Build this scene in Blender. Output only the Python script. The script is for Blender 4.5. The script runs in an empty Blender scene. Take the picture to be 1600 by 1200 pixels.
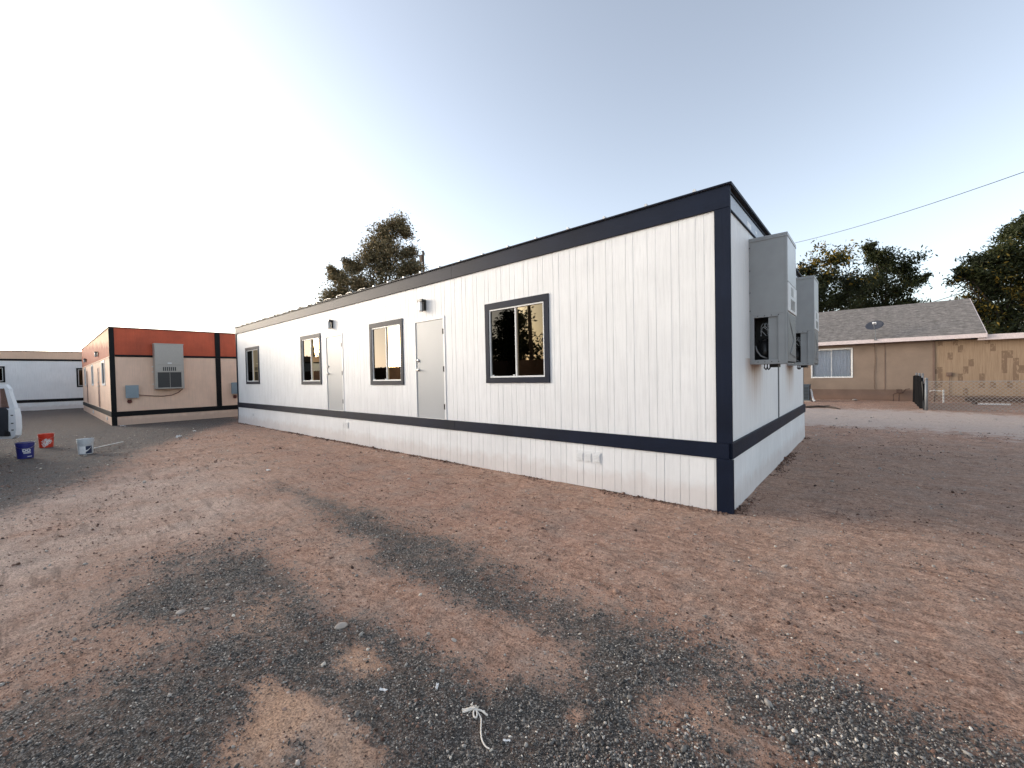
import bpy, math, random
import numpy as np
from mathutils import Matrix, Vector
random.seed(7); rng = np.random.default_rng(7)
R = math.radians
S = bpy.context.scene

# ------------------------------------------------------------------ camera
cam_d = bpy.data.cameras.new('camera'); cam = bpy.data.objects.new('camera', cam_d)
S.collection.objects.link(cam)
r_ = Vector((.75393, .65662, -.02085)); f_ = Vector((-.65695, .75366, -.02035))
f_.normalize(); r_ = (r_ - f_ * r_.dot(f_)).normalized(); u_ = r_.cross(f_)
CAM = Vector((1.27, -5.36, 1.68))
cam.matrix_world = Matrix(((r_.x, u_.x, -f_.x, CAM.x), (r_.y, u_.y, -f_.y, CAM.y), (r_.z, u_.z, -f_.z, CAM.z), (0, 0, 0, 1)))
cam_d.sensor_width = 36; cam_d.lens = 14.5; cam_d.clip_start = .05; cam_d.clip_end = 3000
S.camera = cam

# ------------------------------------------------------------------ light
SUN_EL = R(13); SUN_DIR = Vector((-.932, -.361, 0)).normalized()
world = bpy.data.worlds.new('World'); S.world = world; world.use_nodes = True
wn = world.node_tree; wn.nodes.clear()
sky = wn.nodes.new('ShaderNodeTexSky'); sky.sky_type = 'NISHITA'; sky.sun_disc = False
sky.sun_elevation = SUN_EL; sky.sun_rotation = math.atan2(SUN_DIR.x, SUN_DIR.y)
sky.altitude = 300; sky.air_density = 1.0; sky.dust_density = 2.2; sky.ozone_density = 1.3
bg = wn.nodes.new('ShaderNodeBackground'); bg.inputs[1].default_value = .15
wo = wn.nodes.new('ShaderNodeOutputWorld')
hs_ = wn.nodes.new('ShaderNodeHueSaturation'); hs_.inputs['Saturation'].default_value = .52
gm_ = wn.nodes.new('ShaderNodeGamma'); gm_.inputs[1].default_value = 1.10
wn.links.new(sky.outputs[0], gm_.inputs[0]); wn.links.new(gm_.outputs[0], hs_.inputs['Color'])
ml = wn.nodes.new('ShaderNodeMix'); ml.data_type = 'RGBA'; ml.blend_type = 'MULTIPLY'; ml.inputs[0].default_value = 1   # camera white balance
wn.links.new(hs_.outputs[0], ml.inputs[6]); ml.inputs[7].default_value = (1.005, 1.005, 1.01, 1)
wn.links.new(ml.outputs[2], bg.inputs[0]); wn.links.new(bg.outputs[0], wo.inputs[0])
sd = bpy.data.lights.new('sun', 'SUN'); sun = bpy.data.objects.new('sun', sd); S.collection.objects.link(sun)
sd.energy = .25; sd.angle = R(10); sd.color = (1, .84, .68)
sv = Vector((SUN_DIR.x * math.cos(SUN_EL), SUN_DIR.y * math.cos(SUN_EL), math.sin(SUN_EL)))
sun.rotation_euler = sv.to_track_quat('Z', 'Y').to_euler()
S.view_settings.view_transform = 'Standard'; S.view_settings.look = 'None'
S.view_settings.exposure = 1.2; S.view_settings.gamma = 1
S.cycles.max_bounces = 8

# ------------------------------------------------------------------ object helpers
OFF = {}
def tag(o, label=None, cat=None, group=None, kind=None):
    for k, v in (('label', label), ('category', cat), ('group', group), ('kind', kind)):
        if v: o[k] = v
    return o
def thing(name, loc, label, cat, group=None, rz=0):
    o = bpy.data.objects.new(name, None); S.collection.objects.link(o)
    o.location = loc; o.rotation_euler = (0, 0, rz); o.empty_display_size = .2
    OFF[o.name] = Vector(loc) if rz == 0 else Vector((0, 0, 0))
    return tag(o, label, cat, group)
def kids(o): return [c for c in bpy.data.objects if c.parent == o]
def copy_tree(o, parent=None):
    c = o.copy(); S.collection.objects.link(c)
    if parent: c.parent = parent
    for ch in kids(o): copy_tree(ch, c)
    return c

class MB:
    def __init__(s): s.v = []; s.f = []; s.sm = False
    def quad(s, a, b, c, d):
        n = len(s.v); s.v += [tuple(a), tuple(b), tuple(c), tuple(d)]; s.f.append((n, n+1, n+2, n+3)); return s
    def hexa(s, p):
        n = len(s.v); s.v += [tuple(q) for q in p]
        for q in ((0,3,2,1),(4,5,6,7),(0,1,5,4),(1,2,6,5),(2,3,7,6),(3,0,4,7)): s.f.append(tuple(n+i for i in q))
        return s
    def box(s, x0, x1, y0, y1, z0, z1):
        return s.hexa([(x0,y0,z0),(x1,y0,z0),(x1,y1,z0),(x0,y1,z0),(x0,y0,z1),(x1,y0,z1),(x1,y1,z1),(x0,y1,z1)])
    def fb(s, fr, a0, a1, z0, z1, d0, d1):
        P = fr.P
        return s.hexa([P(a0,z0,d0),P(a1,z0,d0),P(a1,z0,d1),P(a0,z0,d1),P(a0,z1,d0),P(a1,z1,d0),P(a1,z1,d1),P(a0,z1,d1)])
    def tube(s, pts, rad, seg=6, caps=True):
        pts = [Vector(p) for p in pts]; n0 = len(s.v); m = len(pts)
        rads = rad if isinstance(rad, (list, tuple)) else [rad]*m
        up = Vector((0,0,1))
        for i, p in enumerate(pts):
            t = (pts[min(i+1,m-1)] - pts[max(i-1,0)])
            if t.length < 1e-9: t = Vector((0,0,1))
            t.normalize()
            a = t.cross(up)
            if a.length < .05: a = t.cross(Vector((1,0,0)))
            a.normalize(); b = a.cross(t)
            for k in range(seg):
                an = 2*math.pi*k/seg
                s.v.append(tuple(p + (a*math.cos(an) + b*math.sin(an))*rads[i]))
        for i in range(m-1):
            for k in range(seg):
                k2 = (k+1) % seg
                s.f.append((n0+i*seg+k, n0+i*seg+k2, n0+(i+1)*seg+k2, n0+(i+1)*seg+k))
        if caps:
            s.f.append(tuple(n0+k for k in range(seg))[::-1]); s.f.append(tuple(n0+(m-1)*seg+k for k in range(seg)))
        return s
    def lathe(s, prof, c, seg=28, caps=False):
        n0 = len(s.v)
        for (rr, z) in prof:
            for k in range(seg):
                an = 2*math.pi*k/seg; s.v.append((c[0]+rr*math.cos(an), c[1]+rr*math.sin(an), c[2]+z))
        for i in range(len(prof)-1):
            for k in range(seg):
                k2 = (k+1) % seg; s.f.append((n0+i*seg+k, n0+i*seg+k2, n0+(i+1)*seg+k2, n0+(i+1)*seg+k))
        return s
    def build(s, name, mat, parent=None, bevel=0, smooth=False, xf=None):
        me = bpy.data.meshes.new(name)
        off = OFF.get(parent.name, Vector((0,0,0))) if parent else Vector((0,0,0))
        me.from_pydata([(v[0]-off.x, v[1]-off.y, v[2]-off.z) for v in s.v], [], s.f)
        me.materials.append(mat)
        if smooth:
            for p in me.polygons: p.use_smooth = True
        o = bpy.data.objects.new(name, me); S.collection.objects.link(o)
        if parent: o.parent = parent; OFF[o.name] = off
        if bevel:
            b = o.modifiers.new('bevel', 'BEVEL'); b.width = bevel; b.segments = 2; b.limit_method = 'ANGLE'
        return o
def build_split(mb, name, mat, parent=None, **kw):
    """one object per connected piece"""
    par = list(range(len(mb.v)))
    def find(i):
        while par[i] != i: par[i] = par[par[i]]; i = par[i]
        return i
    for f in mb.f:
        a = find(f[0])
        for q in f[1:]: par[find(q)] = a
    groups = {}
    for f in mb.f: groups.setdefault(find(f[0]), []).append(f)
    out = []
    for fs in groups.values():
        ids = sorted({i for f in fs for i in f}); mp = {o: n for n, o in enumerate(ids)}
        m = MB(); m.v = [mb.v[i] for i in ids]; m.f = [tuple(mp[i] for i in f) for f in fs]; out.append(m.build(name, mat, parent, **kw))
    return out
def npmesh(name, V, F, mat, parent=None, attrs=None, smooth=False, k=4):
    me = bpy.data.meshes.new(name)
    off = OFF.get(parent.name, Vector((0,0,0))) if parent else Vector((0,0,0))
    V = np.asarray(V, np.float32) - np.array(off, np.float32); F = np.asarray(F, np.int32).reshape(-1, k)
    me.vertices.add(len(V)); me.vertices.foreach_set('co', V.ravel())
    me.loops.add(F.size); me.loops.foreach_set('vertex_index', F.ravel())
    me.polygons.add(len(F)); me.polygons.foreach_set('loop_start', np.arange(0, F.size, k, dtype=np.int32))
    try: me.polygons.foreach_set('loop_total', np.full(len(F), k, np.int32))
    except Exception: pass
    if smooth: me.polygons.foreach_set('use_smooth', np.ones(len(F), bool))
    for nm, a in (attrs or {}).items():
        at = me.attributes.new(nm, 'FLOAT', 'POINT'); at.data.foreach_set('value', np.asarray(a, np.float32))
    me.update(); me.validate(); me.materials.append(mat)
    o = bpy.data.objects.new(name, me); S.collection.objects.link(o)
    if parent: o.parent = parent; OFF[o.name] = off
    return o
class Fr:
    def __init__(s, O, A, N): s.O = O; s.A = A; s.N = N
    def P(s, a, z, d=0): return (s.O[0]+s.A[0]*a+s.N[0]*d, s.O[1]+s.A[1]*a+s.N[1]*d, z)

# ------------------------------------------------------------------ materials
def newmat(name):
    m = bpy.data.materials.new(name); m.use_nodes = True
    nt = m.node_tree; return m, nt, nt.nodes['Principled BSDF']
def lk(nt, a, b): nt.links.new(a, b)
def noise(nt, vec, scale, detail=4, rough=.55, dist=0):
    n = nt.nodes.new('ShaderNodeTexNoise'); n.inputs['Scale'].default_value = scale
    n.inputs['Detail'].default_value = detail; n.inputs['Roughness'].default_value = rough
    n.inputs['Distortion'].default_value = dist
    if vec: lk(nt, vec, n.inputs['Vector'])
    return n.outputs['Fac']
def ramp(nt, fac, stops, interp='LINEAR'):
    r = nt.nodes.new('ShaderNodeValToRGB'); cr = r.color_ramp; cr.interpolation = interp
    while len(cr.elements) < len(stops): cr.elements.new(.5)
    for e, (p, c) in zip(cr.elements, stops):
        e.position = p; e.color = (*c, 1) if isinstance(c, (tuple, list)) else (c, c, c, 1)
    lk(nt, fac, r.inputs[0]); return r.outputs[0]
def mixc(nt, fac, a, b, typ='MIX'):
    m = nt.nodes.new('ShaderNodeMix'); m.data_type = 'RGBA'; m.blend_type = typ
    for s, v in ((m.inputs[0], fac), (m.inputs[6], a), (m.inputs[7], b)):
        if isinstance(v, (int, float)): s.default_value = v
        elif isinstance(v, (tuple, list)): s.default_value = (*v, 1)
        else: lk(nt, v, s)
    return m.outputs[2]
def mth(nt, op, a, b=None, c=None, clamp=False):
    m = nt.nodes.new('ShaderNodeMath'); m.operation = op; m.use_clamp = clamp
    for s, v in zip(m.inputs, (a, b, c)):
        if v is None: continue
        if isinstance(v, (int, float)): s.default_value = v
        else: lk(nt, v, s)
    return m.outputs[0]
def bump(nt, h, strength=.3, dist=.01, prev=None):
    b = nt.nodes.new('ShaderNodeBump'); b.inputs['Strength'].default_value = strength; b.inputs['Distance'].default_value = dist
    lk(nt, h, b.inputs['Height'])
    if prev: lk(nt, prev, b.inputs['Normal'])
    return b.outputs[0]
def coord(nt, scale=(1,1,1), kind='pos'):
    if kind == 'pos': src = nt.nodes.new('ShaderNodeNewGeometry').outputs['Position']
    else: src = nt.nodes.new('ShaderNodeTexCoord').outputs['Object']
    if scale == (1,1,1): return src
    m = nt.nodes.new('ShaderNodeMapping'); m.inputs['Scale'].default_value = scale; lk(nt, src, m.inputs[0]); return m.outputs[0]
def attr(nt, name):
    a = nt.nodes.new('ShaderNodeAttribute'); a.attribute_name = name; return a.outputs['Fac']

def paint(name, col, rough=.5, var=.08, grain=.25, gscale=(30,30,1.6), spec=.5, dirt=0, dirtcol=(.25,.15,.1)):
    """painted wood or metal: slight tone variation, vertical grain bump"""
    m, nt, b = newmat(name)
    p = coord(nt); n1 = noise(nt, p, 1.3, 5); n2 = noise(nt, coord(nt, gscale), 1.0, 6, .7)
    lo = tuple(c*(1-var*1.6) for c in col); hi = tuple(min(1, c*(1+var)) for c in col)
    c = ramp(nt, n1, [(.3, lo), (.7, hi)])
    c2 = mixc(nt, mth(nt, 'MULTIPLY', ramp(nt, n2, [(.35, 1.0), (.55, 0.0)]), min(1, grain*.8)), c, tuple(x*.78 for x in col))
    if dirt:
        z = nt.nodes.new('ShaderNodeSeparateXYZ'); lk(nt, p, z.inputs[0])
        hgt = mth(nt, 'ADD', z.outputs[2], mth(nt, 'MULTIPLY', noise(nt, p, 5, 5), -.35))
        c2 = mixc(nt, mth(nt, 'MULTIPLY', ramp(nt, hgt, [(-.0, 1.0), (.16, 0.0)]), dirt), c2, dirtcol)
    lk(nt, c2, b.inputs['Base Color']); b.inputs['Roughness'].default_value = rough
    b.inputs['Specular IOR Level'].default_value = spec
    if grain: lk(nt, bump(nt, n2, grain, .004), b.inputs['Normal'])
    return m
def flat(name, col, rough=.5, metal=0, var=.1, bs=0, scale=20):
    m, nt, b = newmat(name); p = coord(nt, kind='obj'); n = noise(nt, p, scale, 4)
    lk(nt, ramp(nt, n, [(.3, tuple(c*(1-var) for c in col)), (.7, tuple(min(1,c*(1+var)) for c in col))]), b.inputs['Base Color'])
    b.inputs['Roughness'].default_value = rough; b.inputs['Metallic'].default_value = metal
    if bs: lk(nt, bump(nt, n, bs, .005), b.inputs['Normal'])
    return m
M = {}
M['white'] = paint('white_siding', (.775,.785,.79), .55, .04, .6, dirt=0)
def stained_white():
    m, nt, b = newmat('white_siding_stained')
    p = coord(nt); n1 = noise(nt, p, 1.3, 5); n2 = noise(nt, coord(nt, (30,30,1.6)), 1.0, 6, .7)
    c = ramp(nt, n1, [(.3, (.77,.77,.765)), (.7, (.81,.81,.80))])
    c = mixc(nt, mth(nt, 'MULTIPLY', ramp(nt, n2, [(.35, 1.0), (.55, 0.0)]), .28), c, (.63,.63,.62))
    s = nt.nodes.new('ShaderNodeSeparateXYZ'); lk(nt, p, s.inputs[0])
    st = noise(nt, coord(nt, (9,9,.9)), 1, 6, .65)
    tot = None
    for cy in (1.45, 4.85):
        dy = mth(nt, 'ABSOLUTE', mth(nt, 'SUBTRACT', s.outputs[1], cy))
        wy = mth(nt, 'SUBTRACT', 1.0, mth(nt, 'DIVIDE', dy, .62), clamp=True)
        zz = mth(nt, 'MULTIPLY', mth(nt, 'SUBTRACT', s.outputs[2], .95), 1/.85, clamp=True)
        zz = mth(nt, 'MULTIPLY', zz, mth(nt, 'LESS_THAN', s.outputs[2], 1.85))
        k = mth(nt, 'MULTIPLY', mth(nt, 'POWER', wy, .6), mth(nt, 'POWER', zz, 1.6))
        tot = k if tot is None else mth(nt, 'MAXIMUM', tot, k)
    fac = mth(nt, 'MULTIPLY', tot, ramp(nt, st, [(.3, 0.35), (.6, 1.0)]))
    c = mixc(nt, fac, c, (.42,.22,.11))
    lk(nt, c, b.inputs['Base Color']); b.inputs['Roughness'].default_value = .55
    lk(nt, bump(nt, n2, .35, .004), b.inputs['Normal']); return m
M['white_st'] = stained_white()
M['skirt'] = paint('white_skirting', (.79,.80,.80), .55, .05, .4, dirt=.25, dirtcol=(.42,.27,.2))
M['navy'] = paint('navy_trim', (.006,.011,.027), .55, .25, .5, gscale=(6,6,40), spec=.16)
M['navyv'] = paint('navy_post', (.006,.011,.027), .55, .25, .5, spec=.16)
M['tan'] = paint('tan_siding', (.86,.60,.45), .7, .07, .5, spec=.25)
M['tanskirt'] = paint('tan_skirting', (.80,.58,.45), .7, .05, .4, dirt=.25, spec=.25)
M['orange'] = paint('orange_siding', (.53,.09,.035), .5, .16, .5, spec=.35)
M['ochre'] = paint('ochre_panel', (.74,.52,.38), .6, .08, .5, spec=.3)
M['blacktrim'] = paint('black_trim', (.009,.009,.010), .55, .2, .4, gscale=(6,6,30), spec=.16)
M['door'] = paint('grey_door', (.375,.39,.40), .45, .02, 0)
M['whitem'] = flat('white_metal', (.74,.75,.75), .4, 0, .04)
M['alu'] = flat('aluminium', (.75,.75,.74), .35, .6, .05)
M['steel'] = flat('brushed_steel', (.62,.6,.57), .3, 1, .06)
M['hinge'] = flat('dark_hinge', (.05,.05,.05), .4, .5)
M['ac'] = flat('grey_ac_steel', (.33,.345,.35), .38, .0, .05, .02, 6)
M['acl'] = flat('light_grey_ac_panel', (.50,.52,.53), .35, .0, .04, .02, 6)
M['acw'] = flat('pale_ac_panel', (.66,.67,.68), .35, .0, .04)
M['acb'] = flat('beige_ac_steel', (.40,.37,.33), .4, 0, .05)
M['coil'] = flat('dark_coil', (.045,.045,.045), .5, .3, .3, .3, 120)
M['black'] = flat('matte_black', (.012,.012,.012), .55)
M['blackgloss'] = flat('black_plastic', (.015,.015,.016), .3)
M['roofm'] = flat('roof_metal', (.22,.23,.25), .35, .6, .1)
M['roofpale'] = flat('roof_galvanised', (.55,.54,.52), .35, .5, .15)
M['fasc'] = paint('grey_fascia', (.42,.47,.54), .45, .1, .2, gscale=(5,5,20))
M['ebox'] = flat('blue_grey_box', (.22,.28,.32), .4, .1, .06)
M['redtrim'] = flat('red_brown_trim', (.12,.028,.02), .5)
M['inside'] = flat('interior_panel', (.35,.33,.3), .8)
M['frost'] = flat('frosted_glass', (.75,.76,.76), .25)
M['pvc'] = flat('white_pvc', (.78,.77,.74), .4)
M['rope'] = flat('cotton_cord', (.74,.68,.60), .9, 0, .1, .4, 300)
M['rust'] = flat('rusty_pipe', (.1,.06,.045), .7, .2, .3)
M['galv'] = flat('galvanised_post', (.22,.23,.24), .6, .4, .15)
M['wire'] = flat('fence_wire', (.30,.27,.24), .6, .1)
M['cable'] = flat('overhead_cable', (.03,.035,.05), .5)
M['pole'] = flat('weathered_pole', (.085,.06,.045), .85, 0, .25, .5, 9)
M['fencewood'] = paint('fence_boards', (.16,.085,.055), .7, .25, .6)
M['screen'] = flat('screen_cloth', (.008,.008,.009), 1.0, 0, .2); M['screen'].node_tree.nodes['Principled BSDF'].inputs['Specular IOR Level'].default_value = .1
M['condenser'] = flat('condenser_steel', (.085,.11,.13), .45, .2)
M['house'] = paint('brown_stucco', (.27,.20,.15), .8, .10, .25, gscale=(14,14,14))
M['houseb'] = paint('brown_base', (.19,.125,.095), .85, .15, .3, gscale=(14,14,14), dirt=.4)
M['eave'] = flat('pink_white_fascia', (.68,.58,.56), .5)
M['curtain'] = flat('pale_curtain', (.85,.88,.86), .9)
M['dish'] = flat('dish_grey', (.04,.045,.06), .7)
M['truck'] = flat('white_car_paint', (.78,.79,.80), .22, 0, .02)
M['trim_in'] = flat('dark_door_trim', (.03,.033,.04), .6)
M['rubber'] = flat('rubber', (.02,.02,.02), .8)
def glassmat(name, base=.02, refl=.45, tint=(.9,.93,1)):
    m = bpy.data.materials.new(name); m.use_nodes = True; nt = m.node_tree; nt.nodes.clear()
    o = nt.nodes.new('ShaderNodeOutputMaterial'); g = nt.nodes.new('ShaderNodeBsdfGlossy'); g.inputs['Roughness'].default_value = .012
    g.inputs['Color'].default_value = (*tint, 1)
    t = nt.nodes.new('ShaderNodeBsdfTransparent'); t.inputs[0].default_value = (base, base, base*1.05, 1)
    fr = nt.nodes.new('ShaderNodeFresnel'); fr.inputs[0].default_value = 1.5
    f = mth(nt, 'MULTIPLY_ADD', fr.outputs[0], 1.0, refl, clamp=True)
    nn = noise(nt, coord(nt), 1.7, 2); lk(nt, bump(nt, nn, .012, .02), g.inputs['Normal'])
    mx = nt.nodes.new('ShaderNodeMixShader'); lk(nt, f, mx.inputs[0]); lk(nt, t.outputs[0], mx.inputs[1]); lk(nt, g.outputs[0], mx.inputs[2])
    lk(nt, mx.outputs[0], o.inputs[0]); return m
M['glass'] = glassmat('tinted_glass', .20, .02, (.78,.62,.40))
M['hglass'] = glassmat('house_glass', .85, -.02)
M['mesh'] = glassmat('insect_screen', .12, .0, (.035,.033,.03))

def orange_paint_glow():
    # orange upper band, low sun glow painted in as ochre with a ragged edge
    m, nt, b = newmat('glow_painted_panel')
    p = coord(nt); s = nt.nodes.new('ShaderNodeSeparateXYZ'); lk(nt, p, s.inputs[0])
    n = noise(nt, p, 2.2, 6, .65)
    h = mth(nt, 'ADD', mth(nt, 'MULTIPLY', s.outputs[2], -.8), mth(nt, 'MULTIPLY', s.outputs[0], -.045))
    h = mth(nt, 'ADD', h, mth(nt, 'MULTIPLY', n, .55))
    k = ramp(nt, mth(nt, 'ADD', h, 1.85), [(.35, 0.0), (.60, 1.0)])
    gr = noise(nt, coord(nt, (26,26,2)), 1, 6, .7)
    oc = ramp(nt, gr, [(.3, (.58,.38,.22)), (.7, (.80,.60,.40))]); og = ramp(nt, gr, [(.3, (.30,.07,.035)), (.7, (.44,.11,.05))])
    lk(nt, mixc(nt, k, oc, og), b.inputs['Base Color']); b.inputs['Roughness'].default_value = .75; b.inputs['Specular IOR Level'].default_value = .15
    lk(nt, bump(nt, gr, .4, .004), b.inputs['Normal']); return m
M['glowband'] = orange_paint_glow()
def shingles():
    m, nt, b = newmat('roof_shingles'); p = coord(nt)
    mp = nt.nodes.new('ShaderNodeMapping'); mp.inputs['Rotation'].default_value = (0,0,0); lk(nt, p, mp.inputs[0])
    br = nt.nodes.new('ShaderNodeTexBrick'); lk(nt, mp.outputs[0], br.inputs['Vector'])
    br.inputs['Color1'].default_value = (.13,.115,.10,1); br.inputs['Color2'].default_value = (.26,.23,.205,1); br.inputs['Mortar'].default_value = (.08,.065,.06,1)
    br.inputs['Scale'].default_value = 1; br.inputs['Brick Width'].default_value = .22; br.inputs['Row Height'].default_value = .12; br.inputs['Mortar Size'].default_value = .008
    br.inputs['Bias'].default_value = 0
    n = noise(nt, coord(nt,(1,1.6,1)), 5, 6, .75)
    c = mixc(nt, .65, br.outputs[0], ramp(nt, n, [(.36, (.085,.075,.066)), (.5, (.20,.178,.16)), (.64, (.34,.30,.275))]))
    lk(nt, c, b.inputs['Base Color']); b.inputs['Roughness'].default_value = .9
    lk(nt, bump(nt, mth(nt, 'ADD', br.outputs['Fac'], n), .5, .02), b.inputs['Normal']); return m
M['shingle'] = shingles()
def ext_wall():
    m, nt, b = newmat('patched_tan_siding'); p = coord(nt)
    n2 = noise(nt, coord(nt, (24,24,1.5)), 1, 6, .7)
    c = ramp(nt, n2, [(.3, (.26,.175,.11)), (.7, (.38,.27,.175))])
    mp = coord(nt, (6.0, 1, 3.0)); sn = nt.nodes.new('ShaderNodeVectorMath'); sn.operation = 'FLOOR'; lk(nt, mp, sn.inputs[0])
    w = nt.nodes.new('ShaderNodeTexWhiteNoise'); lk(nt, sn.outputs[0], w.inputs[0])
    nn = noise(nt, coord(nt, (5,5,2)), 1, 3)
    k = mth(nt, 'MULTIPLY', mth(nt, 'GREATER_THAN', w.outputs[0], .80), ramp(nt, noise(nt, coord(nt, (12,12,6)), 1, 4), [(.36, 0.0), (.48, .65)]))
    lk(nt, mixc(nt, k, c, (.13,.075,.045)), b.inputs['Base Color']); b.inputs['Roughness'].default_value = .75
    lk(nt, bump(nt, n2, .4, .004), b.inputs['Normal']); return m
M['ext'] = ext_wall()

def leafmat(name, dark, light, gold=None):
    m, nt, b = newmat(name); a = attr(nt, 'tone')
    st = [(0, dark), (.6, light)] + ([(.9, gold)] if gold else [])
    c = ramp(nt, a, st); lk(nt, c, b.inputs['Base Color']); b.inputs['Roughness'].default_value = .6
    b.inputs['Specular IOR Level'].default_value = .3
    t = nt.nodes.new('ShaderNodeBsdfTranslucent'); lk(nt, c, t.inputs[0])
    mx = nt.nodes.new('ShaderNodeMixShader'); mx.inputs[0].default_value = .3
    lk(nt, b.outputs[0], mx.inputs[1]); lk(nt, t.outputs[0], mx.inputs[2]); lk(nt, mx.outputs[0], nt.nodes['Material Output'].inputs[0]); return m
M['leafA'] = leafmat('green_leaves', (.014,.020,.008), (.045,.055,.016), (.30,.20,.03))
M['leafC'] = leafmat('olive_leaves', (.085,.075,.04), (.24,.20,.11), (.38,.27,.15))
M['bark'] = flat('bark', (.06,.045,.035), .9, 0, .25, .5, 12)

def stonemat(name, stops, rough=.8):
    m, nt, b = newmat(name); a = attr(nt, 'tone')
    n = noise(nt, coord(nt), 260, 3)
    c = mixc(nt, .35, ramp(nt, a, stops), ramp(nt, n, [(.3, 0.0), (.7, .3)]), 'OVERLAY')
    lk(nt, c, b.inputs['Base Color']); b.inputs['Roughness'].default_value = rough; return m
M['gravel'] = stonemat('gravel_stones', [(0,(.024,.021,.019)),(.36,(.086,.077,.069)),(.60,(.22,.20,.178)),(.80,(.40,.365,.325)),(1,(.80,.74,.66))], .6)
M['clod'] = stonemat('dirt_clods', [(0,(.07,.036,.025)),(.5,(.25,.145,.105)),(1,(.46,.31,.24))], .95)
M['stone'] = flat('pale_stone', (.40,.34,.29), .8, 0, .2, .5, 30)
M['scrap'] = flat('white_scrap', (.75,.74,.72), .7)

def ground_mat():
    m, nt, b = newmat('dirt_and_gravel')
    p = coord(nt)
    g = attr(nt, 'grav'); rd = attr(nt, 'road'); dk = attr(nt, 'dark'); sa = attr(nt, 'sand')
    nb = noise(nt, p, .55, 5, .6); nm = noise(nt, p, 3.2, 6, .62, .4); nf = noise(nt, p, 17, 7, .72); nff = noise(nt, p, 85, 5, .75)
    # dirt
    d = ramp(nt, nm, [(.30, (.135,.066,.045)), (.47, (.29,.165,.12)), (.56, (.36,.22,.165)), (.70, (.50,.335,.26))])
    d = mixc(nt, mth(nt, 'MULTIPLY', ramp(nt, nb, [(.38, 0.0), (.62, 1.0)]), .45), d, (.34,.225,.165))
    d = mixc(nt, .55, d, ramp(nt, nf, [(.32, (.06,.032,.022)), (.44, (.24,.14,.10)), (.56, (.40,.255,.19)), (.70, (.60,.43,.34))]))
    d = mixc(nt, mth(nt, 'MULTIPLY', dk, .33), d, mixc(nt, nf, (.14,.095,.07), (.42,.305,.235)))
    d = mixc(nt, mth(nt, 'MULTIPLY', sa, .7), d, mixc(nt, nf, (.34,.20,.13), (.52,.35,.245)))
    lowf = noise(nt, p, 1.1, 4, .6, .3)
    d = mixc(nt, mth(nt, 'MULTIPLY', attr(nt, 'pale'), ramp(nt, lowf, [(.36, .1), (.58, .75)])), d, mixc(nt, nf, (.33,.245,.205), (.58,.44,.37)))
    d = mixc(nt, mth(nt, 'MULTIPLY', attr(nt, 'red'), ramp(nt, lowf, [(.36, .15), (.6, .7)])), d, mixc(nt, nf, (.15,.08,.06), (.37,.215,.165)))
    # tyre-dragged streaks running along the yard, and greyer worn earth
    st = noise(nt, coord(nt, (1.1, 7.5, 1)), 1.6, 6, .68, .5)
    d = mixc(nt, ramp(nt, st, [(.36, .55), (.47, 0.0)]), d, (.11,.07,.053))
    d = mixc(nt, ramp(nt, noise(nt, coord(nt, (1.0,1.0,1.0)), 1.9, 6, .7), [(.46, 0.0), (.66, .55)]), d, mixc(nt, nf, (.15,.115,.095), (.38,.295,.25)))
    sp = ramp(nt, nff, [(.36, 0.12), (.46, .85), (.60, 1.5)])
    d = mixc(nt, .8, d, sp, 'MULTIPLY')
    # loose white specks
    v0 = nt.nodes.new('ShaderNodeTexVoronoi'); v0.inputs['Scale'].default_value = 30; lk(nt, p, v0.inputs['Vector'])
    w0 = nt.nodes.new('ShaderNodeTexWhiteNoise'); lk(nt, v0.outputs['Color'], w0.inputs[0])
    spk = mth(nt, 'MULTIPLY', mth(nt, 'GREATER_THAN', w0.outputs[0], .955), mth(nt, 'LESS_THAN', v0.outputs['Distance'], .28))
    d = mixc(nt, mth(nt, 'MULTIPLY', spk, .7), d, (.5,.42,.37))
    # gravel
    v = nt.nodes.new('ShaderNodeTexVoronoi'); v.inputs['Scale'].default_value = 120; lk(nt, p, v.inputs['Vector'])
    v.inputs['Randomness'].default_value = 1
    vs = nt.nodes.new('ShaderNodeSeparateColor'); lk(nt, v.outputs['Color'], vs.inputs[0])
    gc = ramp(nt, vs.outputs[0], [(0, (.018,.017,.016)), (.45, (.055,.053,.051)), (.74, (.14,.132,.124)), (.90, (.48,.45,.42))])
    gc = mixc(nt, .5, gc, ramp(nt, nff, [(.36, (.012,.012,.012)), (.64, (.15,.14,.132))]))
    gc = mixc(nt, 1.0, gc, (.88,.86,.85), 'MULTIPLY')
    dusty = mixc(nt, ramp(nt, noise(nt, p, 5.5, 6, .7), [(.44, 0.0), (.66, .62)]), gc, mixc(nt, nf, (.085,.055,.042), (.22,.145,.11)))
    k = mth(nt, 'ADD', mth(nt, 'SUBTRACT', g, .09), mth(nt, 'MULTIPLY', mth(nt, 'SUBTRACT', nf, .5), 2.2))
    k = mth(nt, 'ADD', k, mth(nt, 'MULTIPLY', mth(nt, 'SUBTRACT', nm, .5), 1.1))
    k = mth(nt, 'ADD', k, mth(nt, 'MULTIPLY', mth(nt, 'SUBTRACT', nff, .5), 2.4))
    kk = ramp(nt, k, [(.36, 0.0), (.66, 1.0)])
    c = mixc(nt, kk, d, dusty)
    rc = mixc(nt, nf, (.26,.205,.18), (.52,.45,.41))
    rk = ramp(nt, mth(nt, 'ADD', rd, mth(nt, 'MULTIPLY', mth(nt, 'SUBTRACT', nm, .5), 2.0)), [(.3, 0.0), (.8, .75)])
    c = mixc(nt, rk, c, rc)
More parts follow.
